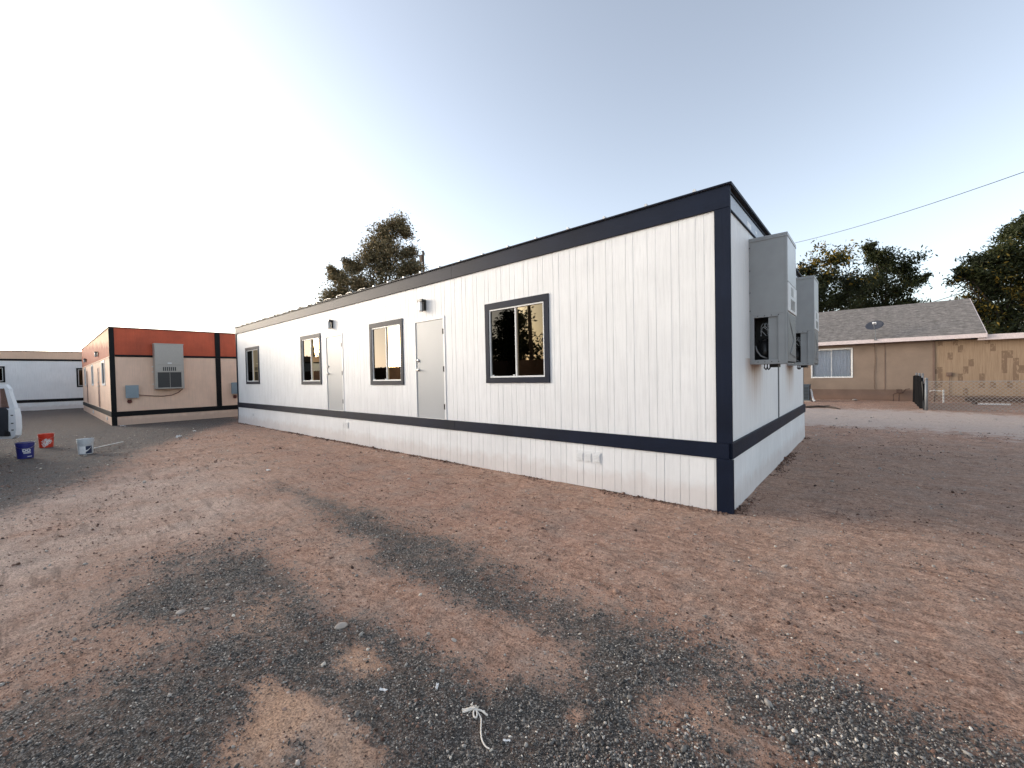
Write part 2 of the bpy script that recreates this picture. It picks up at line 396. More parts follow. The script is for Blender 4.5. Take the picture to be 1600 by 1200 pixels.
    c = mixc(nt, 1.0, c, (1.30,1.30,1.26), 'MULTIPLY'); lk(nt, c, b.inputs['Base Color']); b.inputs['Roughness'].default_value = .92; b.inputs['Specular IOR Level'].default_value = .25
    bn = bump(nt, nm, .8, .06); bn = bump(nt, nf, 1.0, .03, bn); bn = bump(nt, nff, .8, .008, bn)
    vb = mth(nt, 'MULTIPLY', v.outputs['Distance'], mth(nt, 'MULTIPLY', kk, -1.0)); bn = bump(nt, vb, .8, .006, bn)
    lk(nt, bn, b.inputs['Normal']); return m
M['ground'] = ground_mat()

# ------------------------------------------------------------------ ground
def vnoise(x, y, seed=0):
    xi = np.floor(x).astype(np.int64); yi = np.floor(y).astype(np.int64); fx = x-xi; fy = y-yi
    fx = fx*fx*(3-2*fx); fy = fy*fy*(3-2*fy)
    def h(a, b):
        n = (a*374761393 + b*668265263 + seed*1442695041) & 0xffffffff
        n = ((n ^ (n >> 13))*1274126177) & 0xffffffff
        return ((n ^ (n >> 16)) & 0xffff)/65535.
    a = h(xi,yi); b = h(xi+1,yi); c = h(xi,yi+1); d = h(xi+1,yi+1)
    return (a*(1-fx)+b*fx)*(1-fy)+(c*(1-fx)+d*fx)*fy - .5
POLY = {
'G1':[(-6.23,-2.82),(-3.81,-2.65),(-2.75,-2.6),(-1.55,-2.68),(-0.72,-2.82),(-0.03,-2.68),(0.41,-2.69),(0.77,-2.73),(0.92,-2.72),(1.13,-2.56),(1.36,-2.64),(1.57,-2.65),(1.76,-2.65),(1.99,-2.68),(3.2,-3.0),(5,-5.5),(3,-9),(-1.33,-9.9),(-4,-8.5),(-3.5,-6.8),(-2.28,-5.55),(-2.58,-5.25),(-3.3,-5.0),(-3.4,-4.69),(-3.5,-4.22),(-3.41,-3.86),(-2.92,-3.67),(-2.67,-3.27),(-3.77,-3.17)],
'D1':[(-3.53,-3.62),(-2.59,-3.31),(-1.64,-3.38),(-1.15,-3.37),(-0.56,-3.18),(-0.17,-3.2),(-0.09,-3.4),(-0.12,-3.54),(-0.32,-3.7),(-0.59,-3.74),(-0.88,-3.71),(-1.23,-3.87),(-1.76,-3.97),(-2.68,-3.99)],
'D2':[(-0.8,-4.94),(-0.93,-4.91),(-1.1,-4.74),(-1.34,-4.66),(-1.27,-4.53),(-0.88,-4.39),(-0.58,-4.36),(-0.36,-4.39),(-0.43,-4.49),(-0.65,-4.61),(-0.68,-4.71),(-0.61,-4.79)],
'D3':[(0.47,-3.38),(0.5,-3.19),(0.63,-3.09),(0.8,-3.16),(0.98,-3.15),(1.06,-3.27),(0.9,-3.42),(0.74,-3.39),(0.56,-3.45)],
'D4':[(0.05,-3.68),(0.08,-3.61),(0.16,-3.62),(0.17,-3.7),(0.1,-3.74)],
'D5':[(-1.21,-4.13),(-1.16,-4.01),(-0.92,-4.04),(-0.83,-4.12),(-0.89,-4.24),(-1.06,-4.27)],
'D6':[(-2.62,-5.07),(-2.29,-4.71),(-1.97,-4.67),(-1.92,-4.94),(-2.05,-5.27),(-2.34,-5.41)],
'D7':[(-2.17,-4.51),(-2.12,-4.37),(-1.62,-4.3),(-1.54,-4.4),(-1.81,-4.54)],
'GL':[(-6.48,-7.18),(-7.3,-5.74),(-9.29,-4.97),(-12.9,-3.56),(-17.06,-1.24),(-19.68,0.53),(-30.24,0.79),(-54.79,-3.88),(-74.8,-12.69),(-137.44,-53.55),(-20.69,-15.85)],
'GS':[(-2.58,-5.25),(-3.99,-5.03),(-4.27,-4.54),(-3.92,-3.81),(-2.87,-3.81),(-2.0,-4.32),(-1.89,-4.69),(-1.95,-4.96)],
'PL':[(-9.02,-6.91),(-7.99,-5.77),(-9.2,-4.32),(-9.33,-3.0),(-5.17,-3.27),(-4.04,-3.91),(-4.17,-4.84),(-3.34,-5.41),(-3.2,-5.84),(-4.74,-6.55)],
'RB':[(-11.59,-1.45),(-6.21,-0.79),(-1.58,-0.89),(0.09,-0.69),(-0.27,-1.92),(-1.54,-2.18),(-4.43,-2.31)],
'RD':[(-30,16.9),(-0.97,16.74),(2.88,16.62),(5.06,15.9),(19.11,15.36),(26,8.5),(6.39,8.14),(3.83,9.02),(2.41,10.14),(-0.27,9.83),(-30,10)],
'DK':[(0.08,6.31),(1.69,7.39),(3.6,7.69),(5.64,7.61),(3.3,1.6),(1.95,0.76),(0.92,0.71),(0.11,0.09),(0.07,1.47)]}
def sdist(px, py, poly):
    """signed distance, positive inside"""
    d = np.full(px.shape, 1e9); inside = np.zeros(px.shape, bool); n = len(poly)
    for i in range(n):
        ax, ay = poly[i]; bx, by = poly[(i+1) % n]
        ex, ey = bx-ax, by-ay; wx, wy = px-ax, py-ay
        t = np.clip((wx*ex+wy*ey)/(ex*ex+ey*ey), 0, 1)
        d = np.minimum(d, np.hypot(wx-t*ex, wy-t*ey))
        c = ((ay > py) != (by > py)) & (px < (bx-ax)*(py-ay)/((by-ay) if by != ay else 1e-9)+ax)
        inside ^= c
    return np.where(inside, d, -d)
def soft(x, y, key, wd, warp=1.0):
    return np.clip(.5 + sdist(x, y, POLY[key])/wd, 0, 1)
def masks(x, y):
    dist = np.hypot(x-1.27, y+5.36)
    wx = x + .10*vnoise(x*2.3, y*2.3, 5)*2 + .05*vnoise(x*7, y*7, 6); wy = y + .10*vnoise(x*2.3, y*2.3, 8)*2 + .05*vnoise(x*7, y*7, 9)
    g = soft(wx, wy, 'G1', .75)
    g = np.maximum(g, soft(wx, wy, 'GL', 1.6)*1.3); g = np.maximum(g, soft(wx, wy, 'GS', .9)*.68)
    sand = np.zeros_like(g)
    for k, w, s in (('D1',.42,.97),('D2',.20,1),('D3',.34,.85),('D4',.1,.8),('D5',.2,.7),('D6',.5,.5),('D7',.3,.35)):
        q = soft(wx, wy, k, w); g = g*(1-q*s)
        if k in ('D2','D5','D7'): sand = np.maximum(sand, q)
    # left foreground: only thin gravel
    thin = np.clip((-1.2 - x)/1.2, 0, 1)*np.clip((3.9 - dist)/.5+.5, 0, 1); g = g*(1-.30*thin)
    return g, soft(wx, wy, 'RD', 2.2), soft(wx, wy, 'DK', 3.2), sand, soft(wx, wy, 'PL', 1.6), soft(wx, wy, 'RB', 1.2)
def gz(x, y, g=None):
    dist = np.hypot(x-1.27, y+5.36)
    z = .045*vnoise(x*.45, y*.45, 1) + .030*vnoise(x*1.7+3, y*1.7, 2) + .016*vnoise(x*5.3, y*5.3+9, 3)
    z = z + .008*vnoise(x*15, y*15, 4) + .004*vnoise(x*42, y*42, 7)
    z = z + .012*np.sin((x*.3 + y*1.0)*2.2 + 1.5*vnoise(x*.6, y*.6, 12))*.7
    # graded flat beside the building skirts
    dx = np.maximum(np.maximum(-18.3-x, x-0), 0); dy = np.maximum(np.maximum(0-y, y-7.13), 0); w1 = np.hypot(dx, dy)
    dx = np.maximum(np.maximum(-37.9-x, x+21.78), 0); dy = np.maximum(np.maximum(-3.44-y, y-3.86), 0); w2 = np.hypot(dx, dy)
    k = np.clip(np.minimum(w1, w2)/.9, 0, 1); k = .10 + .90*k*k*(3-2*k)
    return z*k - .008
N = 1150; t = np.linspace(-1, 1, N); kx = math.asinh(900.)
g1 = np.sinh(kx*t)
xs = CAM.x + g1*1.0; ys = CAM.y + 1.2 + g1*1.0
X, Y = np.meshgrid(xs, ys)
G, RDm, DKm, SA, PLm, RBm = masks(X.ravel(), Y.ravel())
Z = gz(X.ravel(), Y.ravel())
fade = np.clip(1 - (np.hypot(X.ravel(), Y.ravel())-60)/60, 0, 1); Z = Z*fade
idx = np.arange(N*N).reshape(N, N)
F = np.stack([idx[:-1,:-1], idx[:-1,1:], idx[1:,1:], idx[1:,:-1]], -1).reshape(-1, 4)
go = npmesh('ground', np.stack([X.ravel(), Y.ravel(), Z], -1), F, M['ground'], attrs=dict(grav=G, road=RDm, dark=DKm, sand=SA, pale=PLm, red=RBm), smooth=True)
go['kind'] = 'structure'

# stones: icosahedra squashed and jittered, one mesh of stuff
PH = (1+5**.5)/2
ICO = np.array([(-1,PH,0),(1,PH,0),(-1,-PH,0),(1,-PH,0),(0,-1,PH),(0,1,PH),(0,-1,-PH),(0,1,-PH),(PH,0,-1),(PH,0,1),(-PH,0,-1),(-PH,0,1)])/math.hypot(1,PH)
ICF = np.array([(0,11,5),(0,5,1),(0,1,7),(0,7,10),(0,10,11),(1,5,9),(5,11,4),(11,10,2),(10,7,6),(7,1,8),(3,9,4),(3,4,2),(3,2,6),(3,6,8),(3,8,9),(4,9,5),(2,4,11),(6,2,10),(8,6,7),(9,8,1)])
def stones(name, x, y, size, tone, mat, flatn=(.45,.9), sink=.25):
    n = len(x); z = gz(x, y)
    V = ICO[None]*(1+rng.uniform(-.28,.28,(n,12,1)))
    sc = np.stack([rng.uniform(.8,1.3,n), rng.uniform(.6,1.0,n), rng.uniform(*flatn, n)], -1)
    V = V*(sc*size[:,None])[:,None,:]
    a = rng.uniform(0, 6.28, n); tl = rng.normal(0, .35, n)
    ca, sa = np.cos(a)[:,None], np.sin(a)[:,None]; ct, st = np.cos(tl)[:,None], np.sin(tl)[:,None]
    vx, vy, vz = V[...,0], V[...,1], V[...,2]
    vx, vz = vx*ct - vz*st, vx*st + vz*ct
    V = np.stack([vx*ca - vy*sa + x[:,None], vx*sa + vy*ca + y[:,None], vz + (z + size*sc[:,2]*(1-2*sink)*.8)[:,None]], -1)
    F = ICF[None] + (np.arange(n)*12)[:,None,None]
    o = npmesh(name, V.reshape(-1,3), F, mat, attrs=dict(tone=np.repeat(tone, 12)), k=3); o['kind'] = 'stuff'
    return o
def scatter(n, rmin, rmax, power, ang=(-60, 60)):
    """random spots round the camera, thinning out with distance"""
    u = rng.random(n); rr = (rmin**power + u*(rmax**power - rmin**power))**(1/power)
    base = math.atan2(f_.y, f_.x); a = base - np.radians(rng.uniform(ang[0], ang[1], n))
    return CAM.x + rr*np.cos(a), CAM.y + rr*np.sin(a), rr
x, y, rr = scatter(130000, 1.2, 5.5, .7)
g, *_ = masks(x, y); jn = vnoise(x*9, y*9, 21) + .7*vnoise(x*2.6, y*2.6, 22)
keep = (g + jn*.6 + .03) > rng.uniform(.18, 1.1, len(x))
x, y, rr = x[keep], y[keep], rr[keep]
size = .0028*np.exp(rng.normal(0, .42, len(x)))*(1 + .10*rr)
tone = np.clip(rng.beta(2, 2.6, len(x)) + (rng.random(len(x)) > .955)*.45, 0, 1)
X1, Y1, S1, T1 = x, y, size, tone
x, y, rr = scatter(70000, 1.2, 4.2, .8); g, *_ = masks(x, y); cz = np.clip((x+.05)/.35, 0, 1) + .35*np.clip((-1.6-x)/.6, 0, 1)*(y < -4.6)
keep = ((g + 1.0*vnoise(x*5, y*5, 41) + .6*vnoise(x*14, y*14, 42))*np.clip(cz, 0, 1)) > rng.uniform(.35, 1.05, len(x))
x, y, rr = x[keep], y[keep], rr[keep]
X1 = np.append(X1, x); Y1 = np.append(Y1, y); S1 = np.append(S1, .0052*np.exp(rng.normal(0, .36, len(x)))); T1 = np.append(T1, np.clip(rng.beta(2, 2, len(x)) + (rng.random(len(x)) > .94)*.45, 0, 1))
x, y, size, tone = X1, Y1, S1, T1
tag(stones('gravel', x, y, size, tone, M['gravel']), 'dark crushed gravel scattered over the dirt in the foreground', 'gravel')
x, y, rr = scatter(80000, 1.3, 16, .7); g, *_ = masks(x, y)
cl = vnoise(x*1.9, y*1.9, 31) + .6*vnoise(x*6, y*6, 32)
keep = (rng.random(len(x)) < np.clip(.22 + 1.7*cl, .03, 1)) & ~((x < 0.05) & (y > -.05) & (y < 7.2) & (x > -18.4))
x, y, rr, g = x[keep], y[keep], rr[keep], g[keep]
size = .0032*np.exp(rng.normal(0, .5, len(x)))*(1 + .09*rr)
tag(stones('dirt_clods', x, y, size, np.clip(rng.normal(.42, .33, len(x)), 0, 1), M['clod'], (.4,.8), .3), 'small crumbs and clods of brown dirt strewn over the ground', 'dirt')
x, y, rr = scatter(5200, 1.5, 20, 1.0); keep = ~((x < 0.05) & (y > -.05)); x, y, rr = x[keep], y[keep], rr[keep]
size = .0038*np.exp(rng.normal(0, .45, len(x)))*(1 + .13*rr)
tag(stones('pale_pebbles', x, y, size, rng.uniform(.66, .93, len(x)), M['gravel']), 'small pale pebbles dotted over the dirt yard', 'pebbles')
n_ = 9000; s_ = rng.random(n_); off_ = -np.abs(rng.normal(0, .07, n_)) - .028
x = np.where(s_ < .72, -rng.random(n_)*18.3, -off_); y = np.where(s_ < .72, off_, rng.random(n_)*7.1)
keep = vnoise(x*1.4, y*1.4, 51) + .5*vnoise(x*6, y*6, 52) > -.05; x, y = x[keep], y[keep]
tag(stones('drifted_soil', x, y, .0065*np.exp(rng.normal(0, .55, len(x))), np.clip(rng.normal(.38, .3, len(x)), 0, 1), M['clod'], (.4,.8), .25), 'loose soil crumbs gathered along the foot of the white skirting', 'dirt')
# larger single stones
for (sx, sy, sr, lab) in ((-2.52,-4.73,.042,'flat oval pale stone on the left edge of the gravel'), (-2.40,-4.60,.028,'smaller grey stone just right of the flat oval stone'),
        (-.95,-3.71,.020,'rounded pale stone, left one of the pair on the reddish dirt patch'), (-.76,-3.65,.022,'pale stone, right one of the pair on the reddish dirt patch'),
        (.70,-1.18,.035,'pale stone lying alone on the dirt in front of the corner post'), (-1.45,-4.06,.048,'broad chalky stone half buried in gravel'),
        (-2.71,-4.39,.022,'small grey stone at the upper left rim of the gravel'), (-1.01,-4.58,.016,'reddish brown clod on the sandy patch'), (.03,-3.35,.018,'dark pebble at the right end of the reddish dirt patch'),
        (1.26,-1.73,.045,'low flat brown rock embedded in the dirt on the right')):
    o = stones('stone', np.array([sx]), np.array([sy]), np.array([sr]), np.array([.9]), M['clod'] if 'brown' in lab else M['stone'], (.35,.5), .3)
    del o['kind']; sb = o.modifiers.new('s', 'SUBSURF'); sb.levels = sb.render_levels = 2
    tag(o, lab, 'stone', 'loose stones on the ground')

# ------------------------------------------------------------------ siding walls
PAT = [0, .11, .31, .41, .61, .71, .91, 1.02]
def groove_positions(L, ph=0):
    out = []; s = -ph
    while s < L:
        for q in PAT:
            if .02 < s+q < L-.02: out.append((s+q, q == 0))
        s += 1.22
    return out
def siding(fr, L, z0, z1, openings=(), ph=0, depth=.003, slant=(0,0), reveal=.09, gw=.006, jag=None, a0=0, rows=None):
    """sheet siding whose grooves are real recesses; openings are cut with reveals"""
    mb = MB(); brk = {a0, L}
    grooves = [(g-gw*(.9 if sm else .5), g+gw*(.9 if sm else .5)) for g, sm in groove_positions(L, ph) if g > a0+.02]
    for g in grooves: brk.update(g)
    for o in openings: brk.update(o[:2])
    A = sorted(brk); A = [a for i, a in enumerate(A) if i == 0 or a-A[i-1] > 1e-5]
    Zs = sorted({z0, z1, *[o[2] for o in openings], *[o[3] for o in openings]})
    D = []
    for i in range(len(A)-1):
        c = (A[i]+A[i+1])/2; dg = -depth if any(g[0] < c < g[1] for g in grooves) else 0; col = []
        for j in range(len(Zs)-1):
            zc = (Zs[j]+Zs[j+1])/2
            col.append(None if any(o[0] < c < o[1] and o[2] < zc < o[3] for o in openings) else dg)
        D.append(col)
    def sl(z): return slant[0]*(z1-z)/(z1-z0) + slant[1]*(z-z0)/(z1-z0) if slant != (0,0) else 0
    def P(a, z, d):
        if jag and z == z0: z = z + jag(a)
        return fr.P(a, z, d+sl(z))
    for i in range(len(A)-1):
        for j in range(len(Zs)-1):
            d = D[i][j]
            if d is not None: mb.quad(P(A[i],Zs[j],d), P(A[i+1],Zs[j],d), P(A[i+1],Zs[j+1],d), P(A[i],Zs[j+1],d))
            e = D[i+1][j] if i+1 < len(D) else d
            if e != d:
                da = -reveal if d is None else d; db = -reveal if e is None else e
                if da != db: mb.quad(P(A[i+1],Zs[j],da), P(A[i+1],Zs[j],db), P(A[i+1],Zs[j+1],db), P(A[i+1],Zs[j+1],da))
            e = D[i][j+1] if j+1 < len(Zs)-1 else d
            if (e is None) != (d is None):
                q = d if d is not None else e
                mb.quad(P(A[i],Zs[j+1],q), P(A[i+1],Zs[j+1],q), P(A[i+1],Zs[j+1],-reveal), P(A[i],Zs[j+1],-reveal))
    return mb

def window(par, fr, a0, a1, z0, z1, trim='navy', tw=.095, two=True, label=None, plain=False, wf='whitem', glass='glass'):
    """trim boards, aluminium slider frame, fixed glass on the low-a side, insect screen on the other"""
    w = MB()
    w.fb(fr, a0, a1, z1-tw*1.15, z1, -.005, .022); w.fb(fr, a0, a1, z0, z0+tw, -.005, .022)
    w.fb(fr, a0, a0+tw, z0+tw, z1-tw*1.15, -.005, .020); w.fb(fr, a1-tw, a1, z0+tw, z1-tw*1.15, -.005, .020)
    wo = w.build('window', M[trim], par, bevel=.002)
    if label: wo['label'] = label
    b0, b1, c0, c1 = a0+tw, a1-tw, z0+tw, z1-tw*1.15; t = .026
    f = MB(); f.fb(fr, b0, b1, c1-t, c1, -.07, .006); f.fb(fr, b0, b1, c0, c0+t, -.07, .010)
    f.fb(fr, b0, b0+t, c0+t, c1-t, -.07, .006); f.fb(fr, b1-t, b1, c0+t, c1-t, -.07, .006)
    mid = (b0+b1)/2; f.fb(fr, mid-.011, mid+.011, c0+t, c1-t, -.062, .000)
    f.build('frame', M[wf], wo, bevel=.0015)
    g = MB(); g.quad(fr.P(b0+t,c0+t,-.03), fr.P(mid-.011,c0+t,-.03), fr.P(mid-.011,c1-t,-.03), fr.P(b0+t,c1-t,-.03)); g.build('pane', M[glass], wo)
    g = MB(); g.quad(fr.P(mid+.011,c0+t,-.05), fr.P(b1-t,c0+t,-.05), fr.P(b1-t,c1-t,-.05), fr.P(mid+.011,c1-t,-.05)); g.build('pane', M[glass], wo)
    if not plain:
        g = MB(); g.quad(fr.P(mid+.011,c0+t,-.02), fr.P(b1-t,c0+t,-.02), fr.P(b1-t,c1-t,-.02), fr.P(mid+.011,c1-t,-.02)); so = g.build('insect_screen', M['mesh'], wo)
        k = MB()
        for aa in (mid+.05, b1-t-.05): k.fb(fr, aa-.015, aa+.015, c0+t+.002, c0+t+.022, -.016, .008)
        build_split(k, 'latch', M['whitem'], wo)
    return (b0, b1, c0, c1)
def door(par, fr, a0, a1, z0, z1, leaf='door', frm='whitem', hinge_low=True, label=None):
    fw = .05
    f = MB(); f.fb(fr, a0, a1, z1-fw, z1, -.08, .012); f.fb(fr, a0, a0+fw, z0, z1-fw, -.08, .012); f.fb(fr, a1-fw, a1, z0, z1-fw, -.08, .012)
    d = MB(); d.fb(fr, a0+fw+.004, a1-fw-.004, z0+.008, z1-fw-.004, -.05, -.004)
    do = d.build('door', M[leaf], par, bevel=.002)
    if label: do['label'] = label
    f.build('door_frame', M[frm], do, bevel=.002)
    t = MB(); t.fb(fr, a0+fw, a1-fw, z0, z0+.007, -.08, .03); t.build('threshold', M['alu'], do)
    ah = a0+fw+.004 if hinge_low else a1-fw-.004
    for zz in (z0+.26, z0+1.02, z1-.31):
        h = MB(); h.tube([fr.P(ah,zz-.055,.012), fr.P(ah,zz+.055,.012)], .011, 8); h.fb(fr, ah-.02, ah+.02, zz-.055, zz+.055, -.006, .0145); h.build('hinge', M['hinge'], do)
    al = a1-fw-.07 if hinge_low else a0+fw+.07; sgn = -1 if hinge_low else 1
    h = MB(); zz = z0+1.02
    h.tube([fr.P(al,zz,-.006), fr.P(al,zz,.014)], .032, 16); h.tube([fr.P(al,zz,.01), fr.P(al,zz,.055)], .012, 10)
    h.tube([fr.P(al,zz,.052), fr.P(al+sgn*.05,zz,.056), fr.P(al+sgn*.115,zz-.004,.05)], [.012,.011,.009], 10); h.build('handle', M['steel'], do, smooth=True)
    h = MB(); zz = z0+1.22; h.tube([fr.P(al,zz,-.006), fr.P(al,zz,.012), fr.P(al,zz,.026)], [.032,.031,.022], 16); h.build('deadbolt', M['steel'], do, smooth=True)
def wall_lamp(fr, a, z0, z1, label, group):
    t = thing('wall_lamp', fr.P(a, z0, 0), label, 'wall lamp', group)
    b = MB(); b.fb(fr, a-.07, a+.07, z0+.02, z1, 0, .03); b.fb(fr, a-.085, a+.085, z1-.045, z1, .03, .13)
    b.tube([fr.P(a,z1,.08), fr.P(a,z1+.012,.08)], .03, 10); b.build('bracket', M['blackgloss'], t, bevel=.004)
    g = MB(); g.tube([fr.P(a,z0,.082), fr.P(a,z0+.015,.082), fr.P(a,z1-.045,.082)], [.034,.046,.046], 16); g.build('glass_shade', M['frost'], t, smooth=False)
    c = MB()
    for da in (-.05, .05): c.fb(fr, a+da-.004, a+da+.004, z0-.005, z1-.045, .074, .090)
    c.fb(fr, a-.054, a+.054, z0-.014, z0-.005, .074, .090); build_split(c, 'cage', M['blackgloss'], t)
def vent(par, fr, a0, a1, z0, z1, d0, n=4, mat='whitem'):
    v = MB(); v.fb(fr, a0, a1, z0, z1, d0, d0+.006)
    w = (a1-a0)/n
    for i in range(n):
        for sgn in (0, 1):
            x0 = a0+w*i+.012; x1 = a0+w*(i+1)-.012
        v.fb(fr, x0, x1, z0+.02, z1-.02, d0+.006, d0+.012)
        for q in range(5):
            zq = z0+.03+q*(z1-z0-.06)/5; v.fb(fr, x0+.008, x1-.008, zq, zq+.010, d0+.012, d0+.018)
    v.build('vent', M[mat], par, bevel=.001)
def shell(par, x0, x1, y0, y1, zf, zt, faces, mat):
    """plain rear walls and inner floor/ceiling that close a building"""
    b = MB()
    if 'x0' in faces: b.box(x0, x0+.08, y0, y1, -.1, zt)
    if 'x1' in faces: b.box(x1-.08, x1, y0, y1, -.1, zt)
    if 'y0' in faces: b.box(x0, x1, y0, y0+.08, -.1, zt)
    if 'y1' in faces: b.box(x0, x1, y1-.08, y1, -.1, zt)
    build_split(b, 'rear_wall', mat, par)
    f = MB(); f.box(x0+.1, x1-.1, y0+.1, y1-.1, zf-.05, zf); f.build('floor', M['inside'], par)

# ------------------------------------------------------------------ main white building
L, W = 18.29, 7.13
mb_ = thing('portable_building', (0,0,0), 'long white portable building with navy trim and two grey doors', 'building')
FL = Fr((0,0), (-1,0), (0,-1)); FS = Fr((0,0), (0,1), (1,0))
wins = [(2.59,4.01,1.555,2.975), (6.59,7.985,1.525,3.005), (10.66,12.03,1.54,3.015), (15.72,17.20,1.565,2.97)]
doors = [(5.15,6.17,.822,2.905), (9.36,10.36,.822,2.912)]
ops = [(a+.06,b-.06,c+.06,d-.06) for a,b,c,d in wins] + [(a+.01,b-.01,c,d-.01) for a,b,c,d in doors]
siding(FL, L, .80, 3.62, ops, .05).build('long_wall', M['white'], mb_)
nl = MB()
for g_, seam in groove_positions(L, .05):
    if seam:
        for zz in np.arange(.95, 3.5, .3):
            for s_ in (-.022, .022):
                a_ = g_+s_
                if any(o[0]-.03 < a_ < o[1]+.03 and o[2]-.03 < zz < o[3]+.03 for o in ops): continue
                nl.fb(FL, a_-.0035, a_+.0035, zz-.0035, zz+.0035, -.001, .0018)
nl.build('nail_heads', M['whitem'], mb_)['kind'] = 'stuff'
siding(FS, W, .80, 3.60, [], .1, a0=.0).build('end_wall', M['white_st'], mb_)['label'] = 'white end wall with rusty brown stains under the air conditioners'
shell(mb_, -L, 0, 0, W, .8, 3.84, ('x0','y1'), M['white'])
def jg(a): return .003*math.sin(a*2.1)+(.014 if int(a//1.22) % 3 == 1 else 0)+.016
siding(FL, L, -.03, .70, [], .45, slant=(.030,.010), jag=jg, depth=.005).build('skirting', M['skirt'], mb_)
siding(FS, W, -.03, .70, [], .2, slant=(.022,.010), jag=jg, depth=.005).build('skirting', M['skirt'], mb_)
bnd = MB()
for i, (a, b) in enumerate(((.0,4.88),(4.882,9.76),(9.762,14.64),(14.642,L+.02))): bnd.fb(FL, a, b, .634, .8205, -.02, .034+.0012*(i % 2))
bnd.fb(Fr((0,0),(0,1),(1,0)), .0, W+.02, .634, .8205, -.02, .034); 
build_split(bnd, 'base_trim', M['navy'], mb_, bevel=.002)
po = MB(); po.fb(FL, -.036, .138, .822, 3.595, -.012, .026); po.fb(FL, -.045, .138, -.05, .632, -.01, .045)
po.fb(FL, L-.03, L+.03, .0, 3.595, -.012, .026)
build_split(po, 'corner_post', M['navyv'], mb_, bevel=.003)
fa = MB()
for i, (a, b) in enumerate(((-.036,4.88),(4.883,9.76),(9.763,14.64),(14.643,L+.03))): fa.fb(FL, a, b, 3.596, 3.850, -.01, .030+.001*(i % 2))
build_split(fa, 'fascia', M['navy'], mb_, bevel=.002)
fe = MB(); fe.fb(FS, .0, W, 3.602, 3.78, -.03, .012); fe.build('end_fascia', M['fasc'], mb_, bevel=.002)
fd = MB(); fd.fb(FS, .04, W, 3.588, 3.601, -.01, .022); fd.fb(FS, .0, W, 3.782, 3.796, -.01, .026); build_split(fd, 'end_fascia_edge', M['navy'], mb_)
lb = MB(); lb.fb(FS, .98, 1.22, 3.63, 3.70, .012, .0135); lb.fb(FS, 1.5, 1.62, 3.66, 3.70, .012, .0135); build_split(lb, 'data_sticker', M['whitem'], mb_)
rf = MB(); rf.box(-L-.04, .05, -.05, W+.05, 3.8515, 3.865)
de = MB(); de.box(-L-.045, .056, -.060, -.0505, 3.851, 3.867); de.box(.0505, .060, -.0505, W+.05, 3.835, 3.867); build_split(de, 'drip_edge', M['navy'], mb_)
ro = rf.build('roof', M['roofm'], mb_)
rb = MB()
for i in range(30):
    x = -.35 - i*.61
    rb.hexa([(x-.022,-.062,3.867),(x+.022,-.062,3.867),(x+.022,W,3.867),(x-.022,W,3.867),(x-.012,-.062,3.897),(x+.012,-.062,3.897),(x+.012,W,3.897),(x-.012,W,3.897)])
build_split(rb, 'roof_rib', M['roofpale'], ro)
fl = MB()
for i in range(17):
    x = -8.0 - i*.61 + random.uniform(-.05,.05); w = random.uniform(.3,.55); h = random.uniform(.012,.035)
    pts = []
    for q in range(7):
        s = q/6; pts.append((x-w*s, 3.874+h*math.sin(math.pi*s)*random.uniform(.6,1.1)))
    fl = MB()
    for (xa, za) in pts: fl.v += [(xa,-.085,za),(xa,.5,za-.008)]
    for q in range(6): fl.f.append((2*q,2*q+2,2*q+3,2*q+1))
    o = fl.build('roof_flap', M['roofpale'], ro); s_ = o.modifiers.new('s','SOLIDIFY'); s_.thickness = .004
for i, (a,b,c,d) in enumerate(wins): window(mb_, FL, a, b, c, d)
for (a,b,c,d) in doors: door(mb_, FL, a, b, c, d)
vent(mb_, FL, 1.70, 2.12, .36, .53, .020, 3); vent(mb_, FL, 9.14, 9.48, .37, .545, .020, 3); vent(mb_, FL, 16.42, 16.62, .33, .46, .022, 2)
sm = MB(); sm.fb(FS, 3.39, 3.47, .822, 3.588, -.004, .010); sm.build('seam_strip', flat('grey_seam', (.10,.11,.12), .5), mb_)
wall_lamp(FL, 5.80, 3.06, 3.30, 'black wall lamp above the nearer grey door', 'lamps over the doors of the white building')
wall_lamp(FL, 9.94, 3.07, 3.31, 'black wall lamp above the farther grey door', 'lamps over the doors of the white building')

